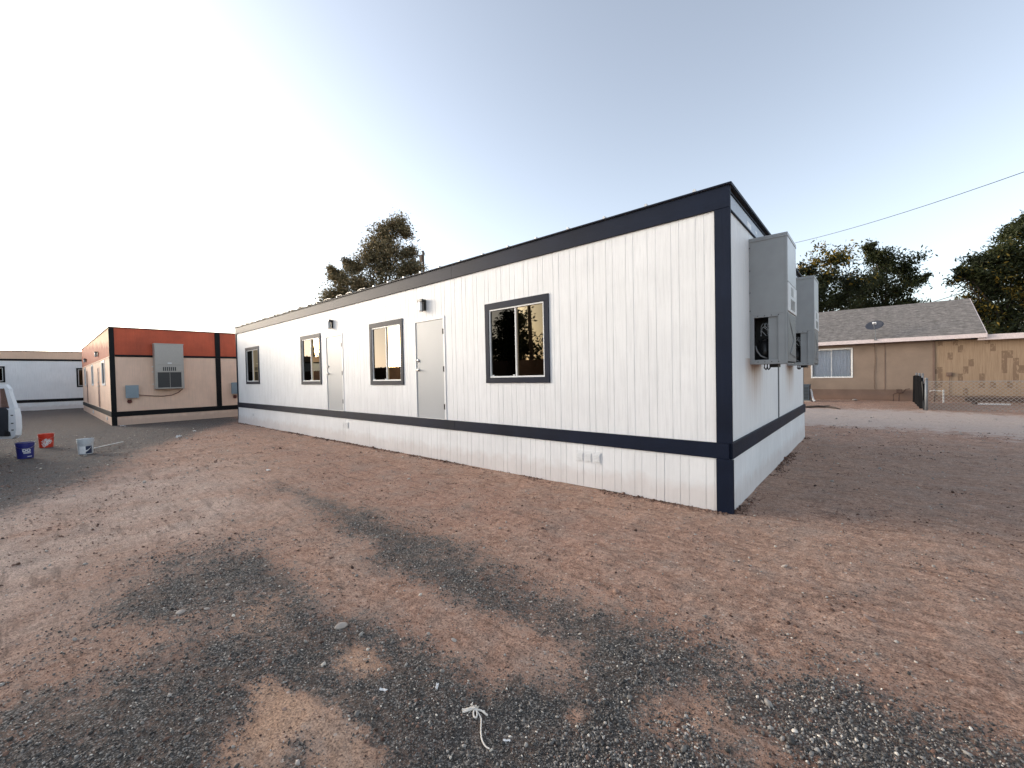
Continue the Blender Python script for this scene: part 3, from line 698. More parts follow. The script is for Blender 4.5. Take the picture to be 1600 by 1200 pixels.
# ------------------------------------------------------------------ wall air conditioners of the main building
def main_ac():
    y0, y1, z0, z1, D = 1.13, 1.93, 1.765, 3.49, .44
    t = thing('wall_air_conditioner', (0, y0, z0), 'grey wall air conditioner nearest the corner of the white building', 'air conditioner', 'air conditioners on the end of the white building')
    b = MB()
    zo = 2.44                                                   # top of the compressor bay
    b.box(.002, D-.004, y0, y0+.012, zo, z1-.03)                # plain side above the bay
    b.box(.002, .055, y0, y0+.012, z0, zo); b.box(.335, D-.004, y0, y0+.012, z0, zo)
    b.box(.055, .335, y0, y0+.012, z0, z0+.06); b.box(.055, .335, y0, y0+.012, 2.40, zo)
    b.box(.002, D-.004, y1-.012, y1, z0, z1-.03); b.box(.002, .012, y0+.012, y1-.012, z0, z1-.03)
    b.box(.012, D-.02, y0+.012, y1-.012, z0, z0+.012); b.box(.012, D-.02, y0+.012, y1-.012, zo, zo+.012)
    b.box(D-.02, D-.004, y0+.012, y1-.012, 2.44, z1-.03)
    for yy in (y0-.006,): b.box(-.0, .018, yy, y0+.0, z0, z1-.03); b.box(D-.022, D+.001, yy, y0, z0, z1-.04)
    b.build('housing', M['ac'], t, bevel=.003)
    h = MB(); h.box(0, D+.008, y0-.010, y1+.010, z1-.028, z1); h.hexa([(0,y0-.012,z1-.05),(D+.010,y0-.012,z1-.05),(D+.010,y1+.012,z1-.05),(0,y1+.012,z1-.05),(0,y0-.012,z1-.029),(D+.010,y0-.012,z1-.029),(D+.010,y1+.012,z1-.029),(0,y1+.012,z1-.029)])
    h.build('top_cover', M['ac'], t, bevel=.002)
    p = MB(); p.box(D-.004, D+.006, y0+.006, y1-.006, 2.85, z1-.055); p.build('upper_panel', M['acl'], t, bevel=.003)
    p = MB(); p.box(D-.004, D+.012, y0+.004, y1-.004, 2.46, 2.835); p.build('control_panel', M['acw'], t, bevel=.004)
    g = MB()
    for q in range(9): g.box(D+.012, D+.017, y0+.22, y0+.60, 2.50+q*.016, 2.508+q*.016)
    g.box(D+.012, D+.0135, y0+.25, y0+.45, 2.68, 2.80); build_split(g, 'grille', flat('grille_grey', (.30,.31,.31), .5), t)
    s = MB(); s.box(D+.0136, D+.0145, y0+.50, y0+.66, 2.70, 2.78); s.build('label_sticker', M['whitem'], t)
    c = MB(); c.hexa([(D-.05,y0+.02,z0+.03),(D+.002,y0+.02,z0+.03),(D+.002,y1-.02,z0+.03),(D-.05,y1-.02,z0+.03),(D-.05,y0+.02,2.44),(D+.002,y0+.02,2.44),(D+.002,y1-.02,2.44),(D-.05,y1-.02,2.44)])
    c.build('condenser_coil', flat('coil_fins', (.16,.165,.17), .5, .5, .15, .5, 160), t)
    q = MB(); q.tube([(.44,y0+.1,2.40),(.452,y0+.5,2.1),(.452,y0+.15,1.9),(.452,y0+.7,1.85)], .004, 4); build_split(q, 'loose_mesh', M['galv'], t)
    i = MB(); i.box(.014, D-.055, y0+.42, y0+.44, z0+.012, zo); i.box(.22, .335, y0+.03, y0+.04, z0+.02, zo-.03)
    build_split(i, 'inner_plate', M['ac'], t)
    ins = MB(); ins.box(.02, .23, y0+.30, y0+.36, z0+.02, zo-.02); ins.build('inner_box', M['black'], t)
    m = MB(); m.tube([(.15,y0+.22,z0+.012),(.15,y0+.22,z0+.33)], .085, 16); m.tube([(.15,y0+.22,z0+.33),(.15,y0+.22,z0+.36)], [.085,.03], 16); m.build('compressor', M['blackgloss'], t, smooth=True)
    k = MB()
    for j in range(7):
        bx = .12+random.uniform(0,.10); pts = [(bx+random.uniform(-.03,.03), y0+.05+random.uniform(-.02,.05), 2.15+q*.035) for q in range(6)]; k.tube(pts, .004, 5)
    build_split(k, 'wiring', M['ac'], t)
    k = MB(); k.tube([(.06,y0+.05,2.02),(.08,y0+.04,1.95),(.12,y0+.05,1.88),(.20,y0+.06,1.84)], .010, 8); k.build('hose', flat('grey_hose', (.2,.2,.2), .5), t, smooth=True)
    k = MB()
    for yy in (y0+.10, y0+.30): k.tube([(.16,yy,z0+.0),(.155,yy,z0-.05),(.17,yy+.03,z0-.075),(.185,yy+.05,z0-.05),(.185,yy+.05,z0)], .009, 8)
    k.box(.20, .30, y0+.2, y0+.42, z0-.045, z0-.001); build_split(k, 'drain_fitting', M['black'], t)
    sc = MB()
    for zz in (3.36, 3.05, 2.75, 2.5):
        for xx in (.009,): sc.box(xx-.006, xx+.006, y0-.010, y0-.006, zz-.006, zz+.006)
    for xx in (.1,.18,.26,.34): sc.box(xx-.005, xx+.005, y0-.004, y0, z0+.025, z0+.036); sc.box(xx-.005, xx+.005, y0-.004, y0, 2.415, 2.426)
    build_split(sc, 'screw', M['hinge'], t)
    return t
ac1 = main_ac()
ac2 = copy_tree(ac1); ac2.location = (0, 4.50, 1.765)
ac2['label'] = 'second grey wall air conditioner, farther from the corner, beyond the seam'

# ------------------------------------------------------------------ orange and tan building
ox, oy, OW, OL = -21.78, -3.44, 7.3, 16.2
ob = thing('portable_building', (ox, oy, 0), 'tan portable building with orange upper band and black trim', 'building')
QL = Fr((ox,oy), (-1,0), (0,-1)); QS = Fr((ox,oy), (0,1), (1,0))
ow = [(2.17,3.46,1.62,2.72), (7.97,9.0,1.62,2.72), (13.2,14.2,1.62,2.72)]; od = [(4.69,5.6,.56,2.52), (11.9,12.8,.56,2.52)]
oops = [(a+.05,b-.05,c+.05,d-.05) for a,b,c,d in ow] + [(a+.01,b-.01,c,d-.01) for a,b,c,d in od]
siding(QL, OL, .5, 2.80, oops, .3).build('long_wall', M['tan'], ob)
siding(QS, OW, .5, 2.80, [], .1).build('end_wall', M['tan'], ob)
siding(QL, OL, 2.80, 3.95, [], .3, gw=.007).build('upper_band', M['glowband'], ob)['label'] = 'orange upper band with ochre sun glow painted in'
siding(QS, OW, 2.80, 3.95, [], .1).build('upper_band', M['orange'], ob)
siding(QL, OL, -.05, .42, [], .3, slant=(.02,.01), jag=jg, depth=.004).build('skirting', M['tanskirt'], ob)
siding(QS, OW, -.05, .42, [], .1, slant=(.02,.01), jag=jg, depth=.004).build('skirting', M['tanskirt'], ob)
shell(ob, ox-OL, ox, oy, oy+OW, .5, 3.94, ('x0','y1'), M['tan'])
b = MB(); b.fb(QS, 0, OW, .345, .545, -.02, .034); b.fb(QS, .14, OW, 2.775, 2.865, -.01, .022); b.fb(QL, 0, OL, .345, .545, -.02, .034)
build_split(b, 'base_trim', M['blacktrim'], ob, bevel=.002)
b = MB(); b.fb(QS, -.03, .13, .547, 3.97, -.01, .026); b.fb(QS, -.03, .13, -.05, .343, -.01, .040); b.fb(QS, 3.52, 3.72, .547, 2.772, -.004, .026); b.fb(QS, 3.52, 3.72, 2.868, 3.95, -.004, .026); b.fb(QS, 3.52, 3.72, 2.773, 2.867, .0221, .027)
build_split(b, 'corner_post', M['blacktrim'], ob, bevel=.002)
b = MB(); b.fb(QL, .02, OL, 2.76, 2.80, -.01, .02); b.build('drip_trim', M['tan'], ob)
b = MB(); b.box(ox-OL-.04, ox+.04, oy-.04, oy+OW+.04, 3.952, 3.985); b.build('roof', flat('roof_brown', (.12,.07,.05), .5), ob)
for (a,b_,c,d) in ow: window(ob, QL, a, b_, c, d, 'whitem', .06)
for (a,b_,c,d) in od: door(ob, QL, a, b_, c, d, 'redtrim', 'tan')
vent(ob, QL, 1.6, 1.95, .12, .28, .02, 3); vent(ob, QL, 8.4, 8.8, .12, .28, .02, 3)
wall_lamp(QL, 5.0, 3.0, 3.24, 'black lamp on the upper band, nearer the corner', 'lamps on the orange building')
wall_lamp(QL, 12.4, 3.0, 3.22, 'black lamp on the upper band, farther from the corner', 'lamps on the orange building')
# its air conditioner
a0, a1, z0, z1 = 1.30, 2.27, 1.42, 3.34
t = thing('wall_air_conditioner', QS.P(a0, z0), 'beige grey air conditioner on the end of the orange building', 'air conditioner')
b = MB(); b.fb(QS, a0, a1, z0+.0, z1, .0, .40); b.build('housing', M['acb'], t, bevel=.006)
b = MB(); b.fb(QS, a0-.012, a1+.012, z1-.03, z1+.012, .0, .415); b.build('top_cover', M['acb'], t, bevel=.003)
b = MB(); b.fb(QS, a0+.01, a1-.01, z1-.90, z1-.05, .40, .415); b.build('upper_panel', M['acb'], t, bevel=.004)
b = MB(); b.fb(QS, a0+.01, a1-.01, z1-1.18, z1-.93, .40, .410); b.build('control_panel', M['acb'], t, bevel=.004)
b = MB()
for q in range(7): b.fb(QS, a0+.26+q*.066, a0+.30+q*.066, z1-1.15, z1-.99, .410, .414)
build_split(b, 'grille', M['coil'], t)
b = MB(); b.fb(QS, a0+.08, a1-.10, z0+.06, z1-1.21, .398, .405); b.build('condenser_coil', M['coil'], t)
b = MB(); b.fb(QS, a0+.04, a0+.08, z0+.02, z1-1.19, .40, .425); b.fb(QS, a1-.10, a1-.06, z0+.02, z1-1.19, .40, .425); b.fb(QS, a0+.08, a1-.10, z0+.02, z0+.06, .40, .425); b.fb(QS, a0+.48, a0+.492, z0+.06, z1-1.21, .405, .41)
b.build('coil_frame', M['acb'], t, bevel=.002)
b = MB(); b.fb(QS, a0+.42, a0+.56, z1-.84, z1-.80, .415, .417); b.build('label_sticker', M['whitem'], t)
b = MB()
for zz in (z1-.98, z1-1.2, z0+.2): b.fb(QS, a0-.05, a0-.0, zz, zz+.03, .02, .06)
build_split(b, 'mounting_clip', M['whitem'], t)
def ebox(a0, a1, z0, z1, lab, oz):
    t = thing('electrical_box', QS.P(a0, z0), lab, 'electrical box', 'electrical boxes on the orange building')
    b = MB(); b.fb(QS, a0, a1, z0, z1, .0, .13); b.build('enclosure', M['ebox'], t, bevel=.005)
    b = MB(); b.fb(QS, a0-.012, a1+.012, z0-.006, z1+.01, .13, .142); b.build('lid', M['ebox'], t, bevel=.004)
    b = MB(); b.fb(QS, a1-.07, a1-.04, z0-.02, z0-.0, .06, .10); build_split(b, 'latch', M['hinge'], t)
    return t
e1 = ebox(.41, .79, 1.09, 1.60, 'blue grey electrical box left of the beige air conditioner', 0)
e2 = ebox(4.11, 4.45, 1.09, 1.62, 'blue grey electrical box beyond the black seam, beside the white building', 0)
b = MB(); pts = [QS.P(a, z, d) for a, z, d in ((.80,1.20,.06),(1.0,1.17,.05),(1.3,1.13,.05),(1.6,1.11,.05),(1.9,1.15,.05),(2.1,1.24,.06),(2.24,1.38,.10),(2.25,1.45,.12))]
o = b.tube(pts, .014, 8).build('cable', M['redtrim'], None, smooth=True); tag(o, 'dark cable drooping between electrical box and beige air conditioner', 'cable')
for a, lab in ((.52, 'dark round outlet below the left electrical box'), (4.25, 'dark round outlet below the right electrical box')):
    b = MB(); b.tube([QS.P(a,.94,0), QS.P(a,.94,.05)], .075, 16); b.tube([QS.P(a,.94,.05), QS.P(a,.94,.08)], [.05,.04], 16); b.fb(QS, a-.06, a+.06, 1.0, 1.025, .0, .09)
    tag(b.build('power_inlet', M['redtrim']), lab, 'outlet', 'power inlets on the orange building')

# ------------------------------------------------------------------ far left white building
lx = -42.0
lbld = thing('portable_building', (lx, -16, 0), 'white portable building with tan parapet at far left', 'building')
PS = Fr((lx,-20), (0,1), (1,0))     # a = y+20
lw_ = [(11.2,13.2,1.93,3.0), (16.45,17.7,1.50,2.88)]
siding(PS, 24, .66, 3.38, [(a+.05,b-.05,c+.05,d-.05) for a,b,c,d in lw_], .2).build('long_wall', M['white'], lbld)
siding(PS, 24, 3.38, 4.02, [], .2).build('parapet', M['ochre'], lbld)
siding(PS, 24, -.05, .58, [], .2, jag=jg, depth=.004, slant=(.02,.01)).build('skirting', M['skirt'], lbld)
b = MB(); b.fb(PS, 0, 24, .52, .72, -.02, .034); b.fb(PS, 0, 24, 3.37, 3.50, -.02, .030); build_split(b, 'base_trim', M['blacktrim'], lbld, bevel=.002)
b = MB(); b.box(lx-7.3, lx+.05, -20.05, 4.05, 4.022, 4.07); b.build('roof', M['roofm'], lbld)
shell(lbld, lx-7.3, lx, -20, 4, .6, 4.01, ('x0','y0','y1'), M['white'])
for (a,b_,c,d) in lw_: window(lbld, PS, a, b_, c, d, 'blacktrim', .09)

# ------------------------------------------------------------------ house on the right
hs = thing('house', (0, 23, 0), 'low brown house with shingle roof behind the chain-link fence', 'house')
HF = Fr((0,23), (1,0), (0,-1))
def plain_wall(fr, a0, a1, z0, z1, ops):
    return siding(fr, a1, z0, z1, ops, 0, depth=.0, a0=a0, reveal=.12)
PATs = PAT; PAT = []
plain_wall(HF, -9, 3.54, .52, 3.05, [(-1.24,.50,1.22,2.75)]).build('front_wall', M['house'], hs)
PAT = [0, .2, .4, .61, .81, 1.02]
siding(Fr((3.54,22.99),(1,0),(0,-1)), 10, .30, 2.90, [], 0, gw=.007).build('extension_wall', M['ext'], hs)['label'] = 'tan board wall with dark patched spots'
PAT = PATs
b = MB(); b.box(-9, 3.54, 22.985, 23.25, -.1, .55); build_split(b, 'foundation', M['houseb'], hs)
b = MB(); b.box(3.56, 13.5, 23.03, 23.25, -.1, .31); build_split(b, 'foundation', M['houseb'], hs)
b = MB(); b.box(3.50, 3.575, 22.955, 22.984, .3, 2.98); b.box(1.78,1.80,22.985,22.997,.56,3.0); b.box(-9,3.49,22.975,22.984,.55,.575); build_split(b, 'wall_batten', M['houseb'], hs)
ez, ry, rz_ = 3.10, 26.75, 5.19
b = MB(); b.hexa([(-9.5,22.45,ez),(5.15,22.45,ez),(5.15,ry,rz_),(-9.5,ry,rz_),(-9.5,22.45,ez+.03),(5.15,22.45,ez+.03),(5.15,ry,rz_+.03),(-9.5,ry,rz_+.03)])
b.hexa([(-9.5,ry,rz_),(5.15,ry,rz_),(5.15,31.0,ez),(-9.5,31.0,ez),(-9.5,ry,rz_+.03),(5.15,ry,rz_+.03),(5.15,31.0,ez+.03),(-9.5,31.0,ez+.03)])
hro = b.build('roof', M['shingle'], hs)
b = MB(); b.box(-9.5, 5.17, 22.42, 22.45, ez-.15, ez+.035); b.hexa([(5.151,22.45,ez-.15),(5.175,22.45,ez-.15),(5.175,ry,rz_-.15),(5.151,ry,rz_-.15),(5.151,22.45,ez+.028),(5.175,22.45,ez+.028),(5.175,ry,rz_+.028),(5.151,ry,rz_+.028)])
build_split(b, 'eave_board', M['eave'], hs)
b = MB(); b.box(-9.4, 5.14, 22.452, 23.2, ez-.10, ez-.075); b.build('soffit', M['houseb'], hs)
b = MB(); b.box(5.0, 14, 22.6, 31, 2.98, 3.06); b.build('extension_roof', M['roofpale'], hs)
b = MB(); b.box(4.9, 14, 22.56, 22.598, 2.84, 3.08); build_split(b, 'eave_board', M['eave'], hs)
b = MB(); b.box(5.0, 5.1, 23.1, 30.6, 0, 3.0); b.hexa([(5.0,22.6,3.0),(5.1,22.6,3.0),(5.1,30.9,3.0),(5.0,30.9,3.0),(5.0,26.7,5.1),(5.1,26.7,5.1),(5.1,26.8,5.1),(5.0,26.8,5.1)]); b.build('gable_wall', M['house'], hs)
b = MB(); b.box(-9, 13.5, 30.5, 30.6, 0, 3.1); b.box(-9, -8.9, 23, 30.5, 0, 3.05); b.box(13.4, 13.5, 23.0, 30.5, 0, 2.97); build_split(b, 'rear_wall', M['house'], hs)
b = MB(); b.box(-8.8, 4.9, 26, 26.1, 0, 3.0); b.build('inner_wall', M['inside'], hs)
w = window(hs, HF, -1.27, .53, 1.19, 2.785, 'pvc', .05, plain=True, wf='pvc', glass='hglass')
V = []; Fq = []
for i in range(61):
    x = -1.18 + i*1.62/60; yy = 23.22 + .03*math.sin(i*1.15) + .012*math.sin(i*2.7)
    V += [(x,yy,1.2),(x,yy,2.8)]
    if i: Fq.append((2*i-2,2*i,2*i+1,2*i-1))
cu = MB(); cu.v = V; cu.f = Fq; cu.build('curtain', M['curtain'], hs, smooth=True)
# dish
t = thing('satellite_dish', (1.43,22.47,3.1), 'small dark grey satellite dish on the eave of the brown house', 'satellite dish')
V = []; Fq = []; c = Vector((1.40,22.45,3.80)); nr = Vector((-.15,-.70,.66)).normalized(); ux = Vector((1,0,0)); ux = (ux-nr*ux.dot(nr)).normalized(); uy = nr.cross(ux)
b = MB(); n0 = 0
for i in range(7):
    for k in range(28):
        rr = i/6; an = 2*math.pi*k/28; pp = c + ux*(.36*rr*math.cos(an)) + uy*(.32*rr*math.sin(an)) + nr*(.06*rr*rr); b.v.append(tuple(pp))
for i in range(6):
    for k in range(28): k2 = (k+1) % 28; b.f.append((i*28+k, i*28+k2, (i+1)*28+k2, (i+1)*28+k))
do = b.build('reflector', M['dish'], t, smooth=True); sl_ = do.modifiers.new('s','SOLIDIFY'); sl_.thickness = .012
b = MB(); b.tube([(1.43,22.44,3.08),(1.43,22.44,3.45),(1.40,22.50,3.74)], .022, 8); b.tube([(1.43,22.44,3.3),(1.30,22.6,3.16)], .012, 6); b.box(1.37,1.49,22.38,22.50,3.075,3.09+.05); b.build('mast', M['galv'], t)
e_ = c + uy*(-.30) + nr*.02; b = MB(); b.tube([e_, c + nr*.34 - uy*.12], .012, 6); b.build('arm', M['galv'], t)
h_ = c + nr*.34 - uy*.12; b = MB(); b.tube([h_, h_ - nr*.10 + uy*.03], .045, 10); b.tube([h_+ux*.08, h_+ux*.08-nr*.1], .035, 10); b.build('receiver', M['whitem'], t)
b = MB(); b.tube([(1.43,22.46,3.08),(1.40,22.7,2.95),(1.40,22.975,2.8),(1.42,22.97,2.0),(1.38,22.975,1.2),(1.40,22.97,.6)], .010, 5); tag(b.build('cable', M['rust']), 'thin cable running down the brown house wall below the dish', 'cable')
# condenser
t = thing('outdoor_condenser', (-1.4,21.2,0), 'dark blue grey condenser box at the foot of the brown house', 'air conditioner')
b = MB(); b.box(-1.95,-1.16,20.9,21.6,.06,.86); b.build('cabinet', M['condenser'], t, bevel=.02)
b = MB(); b.box(-1.97,-1.14,20.88,21.62,.86,.90); b.build('lid', M['condenser'], t, bevel=.01)
b = MB(); 
for q in range(9): b.box(-1.157,-1.15,20.95,21.55,.14+q*.075,.17+q*.075); b.box(-1.9,-1.2,20.89,20.898,.14+q*.075,.17+q*.075)
build_split(b, 'louvre', M['black'], t); b = MB(); b.box(-2.0,-1.1,20.85,21.65,-.05,.06); b.build('pad', M['stone'], t)
b = MB(); b.tube([(-1.13,21.1,.66),(-1.09,21.12,.5),(-1.06,21.08,.3),(-1.0,21.0,.10),(-.96,21.0,.03)], [.035,.05,.045,.055,.07], 7); tag(b.build('insulation_wrap', M['pvc']), 'torn white insulation hanging beside the dark condenser', 'insulation')
# ground clutter by the house
b = MB(); b.tube([(2.1,22.75,0),(2.1,22.75,.35),(2.25,22.75,.42),(2.45,22.75,.42)], .03, 8); b.tube([(2.3,22.75,0),(2.3,22.75,.55)], .025, 8); b.tube([(2.45,22.75,.42),(2.55,22.78,.6),(2.7,22.8,.62)], .02, 8); b.box(2.2,2.42,22.68,22.83,.42,.6)
tag(b.build('gas_meter', M['rust']), 'rusty pipes and meter at the foot of the house wall', 'pipes')
o = stones('stone', np.array([.62]), np.array([22.3]), np.array([.17]), np.array([.9]), M['stone'], (.4,.5), .2); del o['kind']; tag(o, 'long pale rock lying against the house foundation', 'stone'); o.modifiers.new('s','SUBSURF').render_levels = 2
b = MB(); b.tube([(-.93,16.76,.03),(-.5,17.1,.05),(-.2,17.2,.03),(.1,16.5,.05),(.3,16.2,.03)], [.05,.045,.05,.035,.02], 7); b.tube([(-.4,17.1,.05),(-.1,17.5,.08)], [.03,.01], 5)
tag(b.build('fallen_branch', M['bark'], smooth=True), 'dark crooked branch lying on the pale driveway', 'branch')
b = MB(); b.tube([(3.75,21.8,0),(3.75,21.8,.62)], .03, 10); b.tube([(3.75,21.8,.55),(3.45,21.8,.6),(3.3,21.85,.55)], .02, 8); tag(b.build('standpipe', M['pvc']), 'white standpipe behind the chain-link fence', 'pipe')
b = MB(); b.box(4.4, 9.0, 21.5, 21.62, .12, .30); b.box(4.6,4.75,21.45,21.67,0,.12); b.box(8.4,8.55,21.45,21.67,0,.12); tag(b.build('timber_beam', M['rust'], bevel=.01), 'dark timber beam on blocks behind the chain-link fence', 'beam')
b = MB(); b.box(4.7, 5.6, 20.9, 21.0, .03, .09); tag(b.build('board', M['pvc']), 'short pale board lying in front of the timber beam', 'board')
b = MB(); b.box(3.95,4.15,22.93,22.986,1.22,1.40); b.box(3.98,4.12,22.90,22.93,1.25,1.37); b.tube([(4.05,22.95,1.22),(4.05,22.95,.3)], .014, 6); tag(b.build('junction_box', M['houseb'], bevel=.004), 'small brown junction box on the tan board wall', 'electrical box')

# ------------------------------------------------------------------ fences
fx, fy = 2.85, 16.9
t = thing('chain_link_fence', (fx, fy, 0), 'low chain-link fence running right in front of the brown house', 'fence')
b = MB(); b.tube([(fx,fy,-.1),(fx,fy,1.20)], .042, 12); b.tube([(fx,fy,1.20),(fx,fy,1.25),(fx,fy,1.27)], [.05,.045,.01], 12); b.build('post', M['galv'], t, smooth=True)
for q in range(1, 4):
    b = MB(); b.tube([(fx+3*q,fy,-.1),(fx+3*q,fy,1.13)], .024, 10); b.build('post', M['galv'], t)
b = MB(); b.tube([(fx,fy,1.13),(fx+9.2,fy,1.12)], .014, 8); b.build('top_rail', M['wire'], t)
b = MB(); z0, z1, Lf = .05, 1.12, 9.1; H = z1-z0; st = .125
k = -H
while k < Lf:
    for sg in (0, 1):
        a, c_ = max(k, 0), min(k+H, Lf)
        if c_ > a:
            za, zc = z0+(a-k), z0+(c_-k)
            if sg: za, zc = z1-(a-k), z1-(c_-k)
            y = fy - .028 + .006*sg; b.tube([(fx+a,y,za),(fx+c_,y,zc)], .0075, 3, False)
    k += st
b.build('wire_mesh', M['wire'], t)
t = thing('screened_gate', (fx, 21.4, 0), 'dark screened gate section leading from the fence corner to the house', 'gate')
for q, yy in enumerate((18.4, 19.9, 21.4)):
    b = MB(); b.tube([(fx-.0,yy,-.1),(fx,yy,1.38)], .035, 10); b.tube([(fx,yy,1.38),(fx,yy,1.42)], [.045,.03], 10); b.build('post', M['galv'], t, smooth=True)
b = MB(); V = []; Fq = []
for i in range(41):
    yy = 17.35 + i*4.0/40; xx = fx - .06 + .05*math.sin(i*.9) + .03*math.sin(i*2.3)
    top = 1.30 - (.28*math.sin(min(1, max(0, (18.4-yy)/1.0))*1.5)) + .02*math.sin(i*1.7)
    V += [(xx,yy,.04+.02*math.sin(i)),(xx+.02*math.sin(i*1.3),yy,top)]
    if i: Fq.append((2*i-2,2*i,2*i+1,2*i-1))
b.v = V; b.f = Fq; o = b.build('screen', M['screen'], t); s_ = o.modifiers.new('s','SOLIDIFY'); s_.thickness = .006
b = MB(); b.tube([(fx,fy+.1,1.02),(fx,18.3,1.10),(fx,21.4,1.33)], .014, 6); b.tube([(fx-.02,fy+.3,.08),(fx-.02,17.4,1.0)], .012, 6); b.tube([(fx-.05,17.1,.02),(fx-.03,17.5,.5),(fx-.06,17.6,1.1)], .03, 6); b.build('gate_frame', M['black'], t)

# west side seen in the window reflections
t = thing('board_fence', (-60, -10.5, 0), 'tall brown board fence west of the yard', 'fence')
b = MB(); x = -62
while x < -2:
    h = 2.45 + random.uniform(-.02,.02); b.box(x, x+.138, -10.55, -10.53, .02, h); x += .145
b.build('boards', M['fencewood'], t)
b = MB(); b.box(-62,-2,-10.60,-10.551,.5,.59); b.box(-62,-2,-10.60,-10.551,1.9,1.99); build_split(b, 'rail', M['fencewood'], t)

# ------------------------------------------------------------------ poles and wires
def pole(x, y, h, lab, lean=(0,0), arm=True):
    t = thing('utility_pole', (x,y,0), lab, 'utility pole', 'utility poles')
    b = MB(); b.tube([(x,y,-.3),(x+lean[0]*.5,y+lean[1]*.5,h*.5),(x+lean[0],y+lean[1],h)], [.16,.135,.11], 12); b.build('shaft', M['pole'], t, smooth=True)
    if arm:
        b = MB(); b.box(x+lean[0]-.9, x+lean[0]+.9, y+lean[1]-.17, y+lean[1]-.06, h-.75, h-.63); b.build('crossarm', M['pole'], t)
        b = MB()
        for q in (-.8,-.3,.3,.8): b.tube([(x+lean[0]+q,y+lean[1]-.11,h-.63),(x+lean[0]+q,y+lean[1]-.11,h-.48)], [.03,.045], 8)
        build_split(b, 'insulator', M['pvc'], t)
    return t
t = pole(-35.34, 22.42, 15.4, 'dark wooden pole top standing right of the tree behind the white building', (0,0), False)
b = MB(); b.box(-35.6,-35.2,22.1,22.3,14.2,14.9); b.build('bracket', M['pole'], t)
pole(-16.3, -17, 9.5, 'utility pole west of the yard, behind the board fence', (-.4,0)); pole(-44, -14.5, 8.5, 'leaning utility pole far down the board fence', (-1.6,0), False)
pole(-6.6, 38.5, 13.4, 'utility pole hidden behind the end of the white building'); pole(14.0, 12.5, 12.2, 'utility pole just beyond the right edge of the view')
def wire(p, q, sag, lab, r=.016, n=24):
    p, q = Vector(p), Vector(q); b = MB()
    b.tube([p.lerp(q, i/n) - Vector((0,0,sag*4*(i/n)*(1-i/n))) for i in range(n+1)], r, 5)
    return tag(b.build('overhead_wire', M['cable']), lab, 'wire')
wire((-6.6,38.5,12.75), (14.0,12.5,9.55), .95, 'long overhead wire crossing the sky at upper right')
wire((1.8,58,7.4), (14.0,12.5+20,9.1), .2, 'short faint wire between the two right trees above the roof', .032)
for q, zz in enumerate((8.6, 8.0, 7.4)):
    wire((-16.7,-17.1,zz), (-45.2,-14.6,zz-.6), .5, ('topmost', 'middle', 'lowest')[q] + ' of the three wires along the board fence')

# ------------------------------------------------------------------ trees
def tree(base, clumps, trunk_r, leaf, n_per, mat, label, group, gold=0.0, spray=7, reach=1.35, cat='tree', seed=1, goldfn=None):
    rg = np.random.default_rng(seed)
    t = thing('leafy_tree', base, label, cat, group)
    base = np.array(base); cs = np.array(clumps, float); cs[:,3] *= 1.18
    top = cs[:,:3].mean(0); trunk_top = np.array([top[0], top[1], cs[:,2].min()*.7 + cs[:,2].mean()*.3])
    b = MB(); m1 = (base*.55 + trunk_top*.45) + np.array([.25,.1,0]); b.tube([base-[0,0,.2], m1, trunk_top], [trunk_r, trunk_r*.75, trunk_r*.45], 9)
    P, T = [], []
    for (cx, cy, cz, cr) in cs:
        c = np.array([cx,cy,cz]); f0 = np.clip((cz-base[2])/(cs[:,2].max()), .25, .95)
        a = base + (trunk_top-base)*min(1, f0*.9)
        mid = (a+c)/2 + rg.normal(0, .2, 3); b.tube([a, mid, c], [trunk_r*.35, trunk_r*.2, .03], 5, False)
        ct = rg.normal(0, .13)
        nsub = max(6, int(spray*(.6+cr)))
        for k in range(nsub):
            d = rg.normal(0,1,3); d[2] = d[2]*.75 + .1; d /= np.linalg.norm(d)+1e-6
            L_ = cr*rg.uniform(.5,reach); e = c + d*L_
            b.tube([c, c+d*L_*.55+rg.normal(0,.05,3), e], [.022,.014,.005], 3, False)
            m = int(n_per*(.45+.8*cr)/nsub)
            s = rg.random(m)**.7
            pos = c + d*L_*s[:,None] + rg.normal(0, 1, (m,3))*np.array([.34,.34,.26])*cr*(.30+.45*s[:,None])
            P.append(pos); g_ = 0
            tone = np.clip(.32 + ct + rg.normal(0,.12,m) + .1*d[2], 0, .7)
            if goldfn is not None:
                pr = goldfn(pos); tone = np.where(rg.random(m) < pr, rg.uniform(.7,1,m), tone)
            T.append(tone)
    P = np.concatenate(P); T = np.concatenate(T); n = len(P)
    u = rg.normal(0,1,(n,3)); u /= np.linalg.norm(u,axis=1)[:,None]; v = np.cross(u, rg.normal(0,1,(n,3))); v /= np.linalg.norm(v,axis=1)[:,None]
    sz = leaf*rg.uniform(.6,1.5,n)[:,None]
    q = np.stack([P-u*sz, P-v*sz*.38, P+u*sz, P+v*sz*.38], 1).reshape(-1,3)
    b.build('trunk', M['bark'], t)
    npmesh('crown', q, np.arange(4*n), mat, t, attrs=dict(tone=np.repeat(T, 4)))
    return t
CA = [(-2.3,32.65,8.96,0.67),(-0.92,33.85,9.74,1.06),(-1.29,33.53,8.22,1.25),(-2.38,32.58,7.78,1.06),(0.15,34.79,8.18,1.16),(-0.57,34.15,6.77,1.25),(-2.02,32.89,6.33,1.25),(-3.4,31.9,7.4,1.2),(-3.0,32.2,6.0,1.2)]
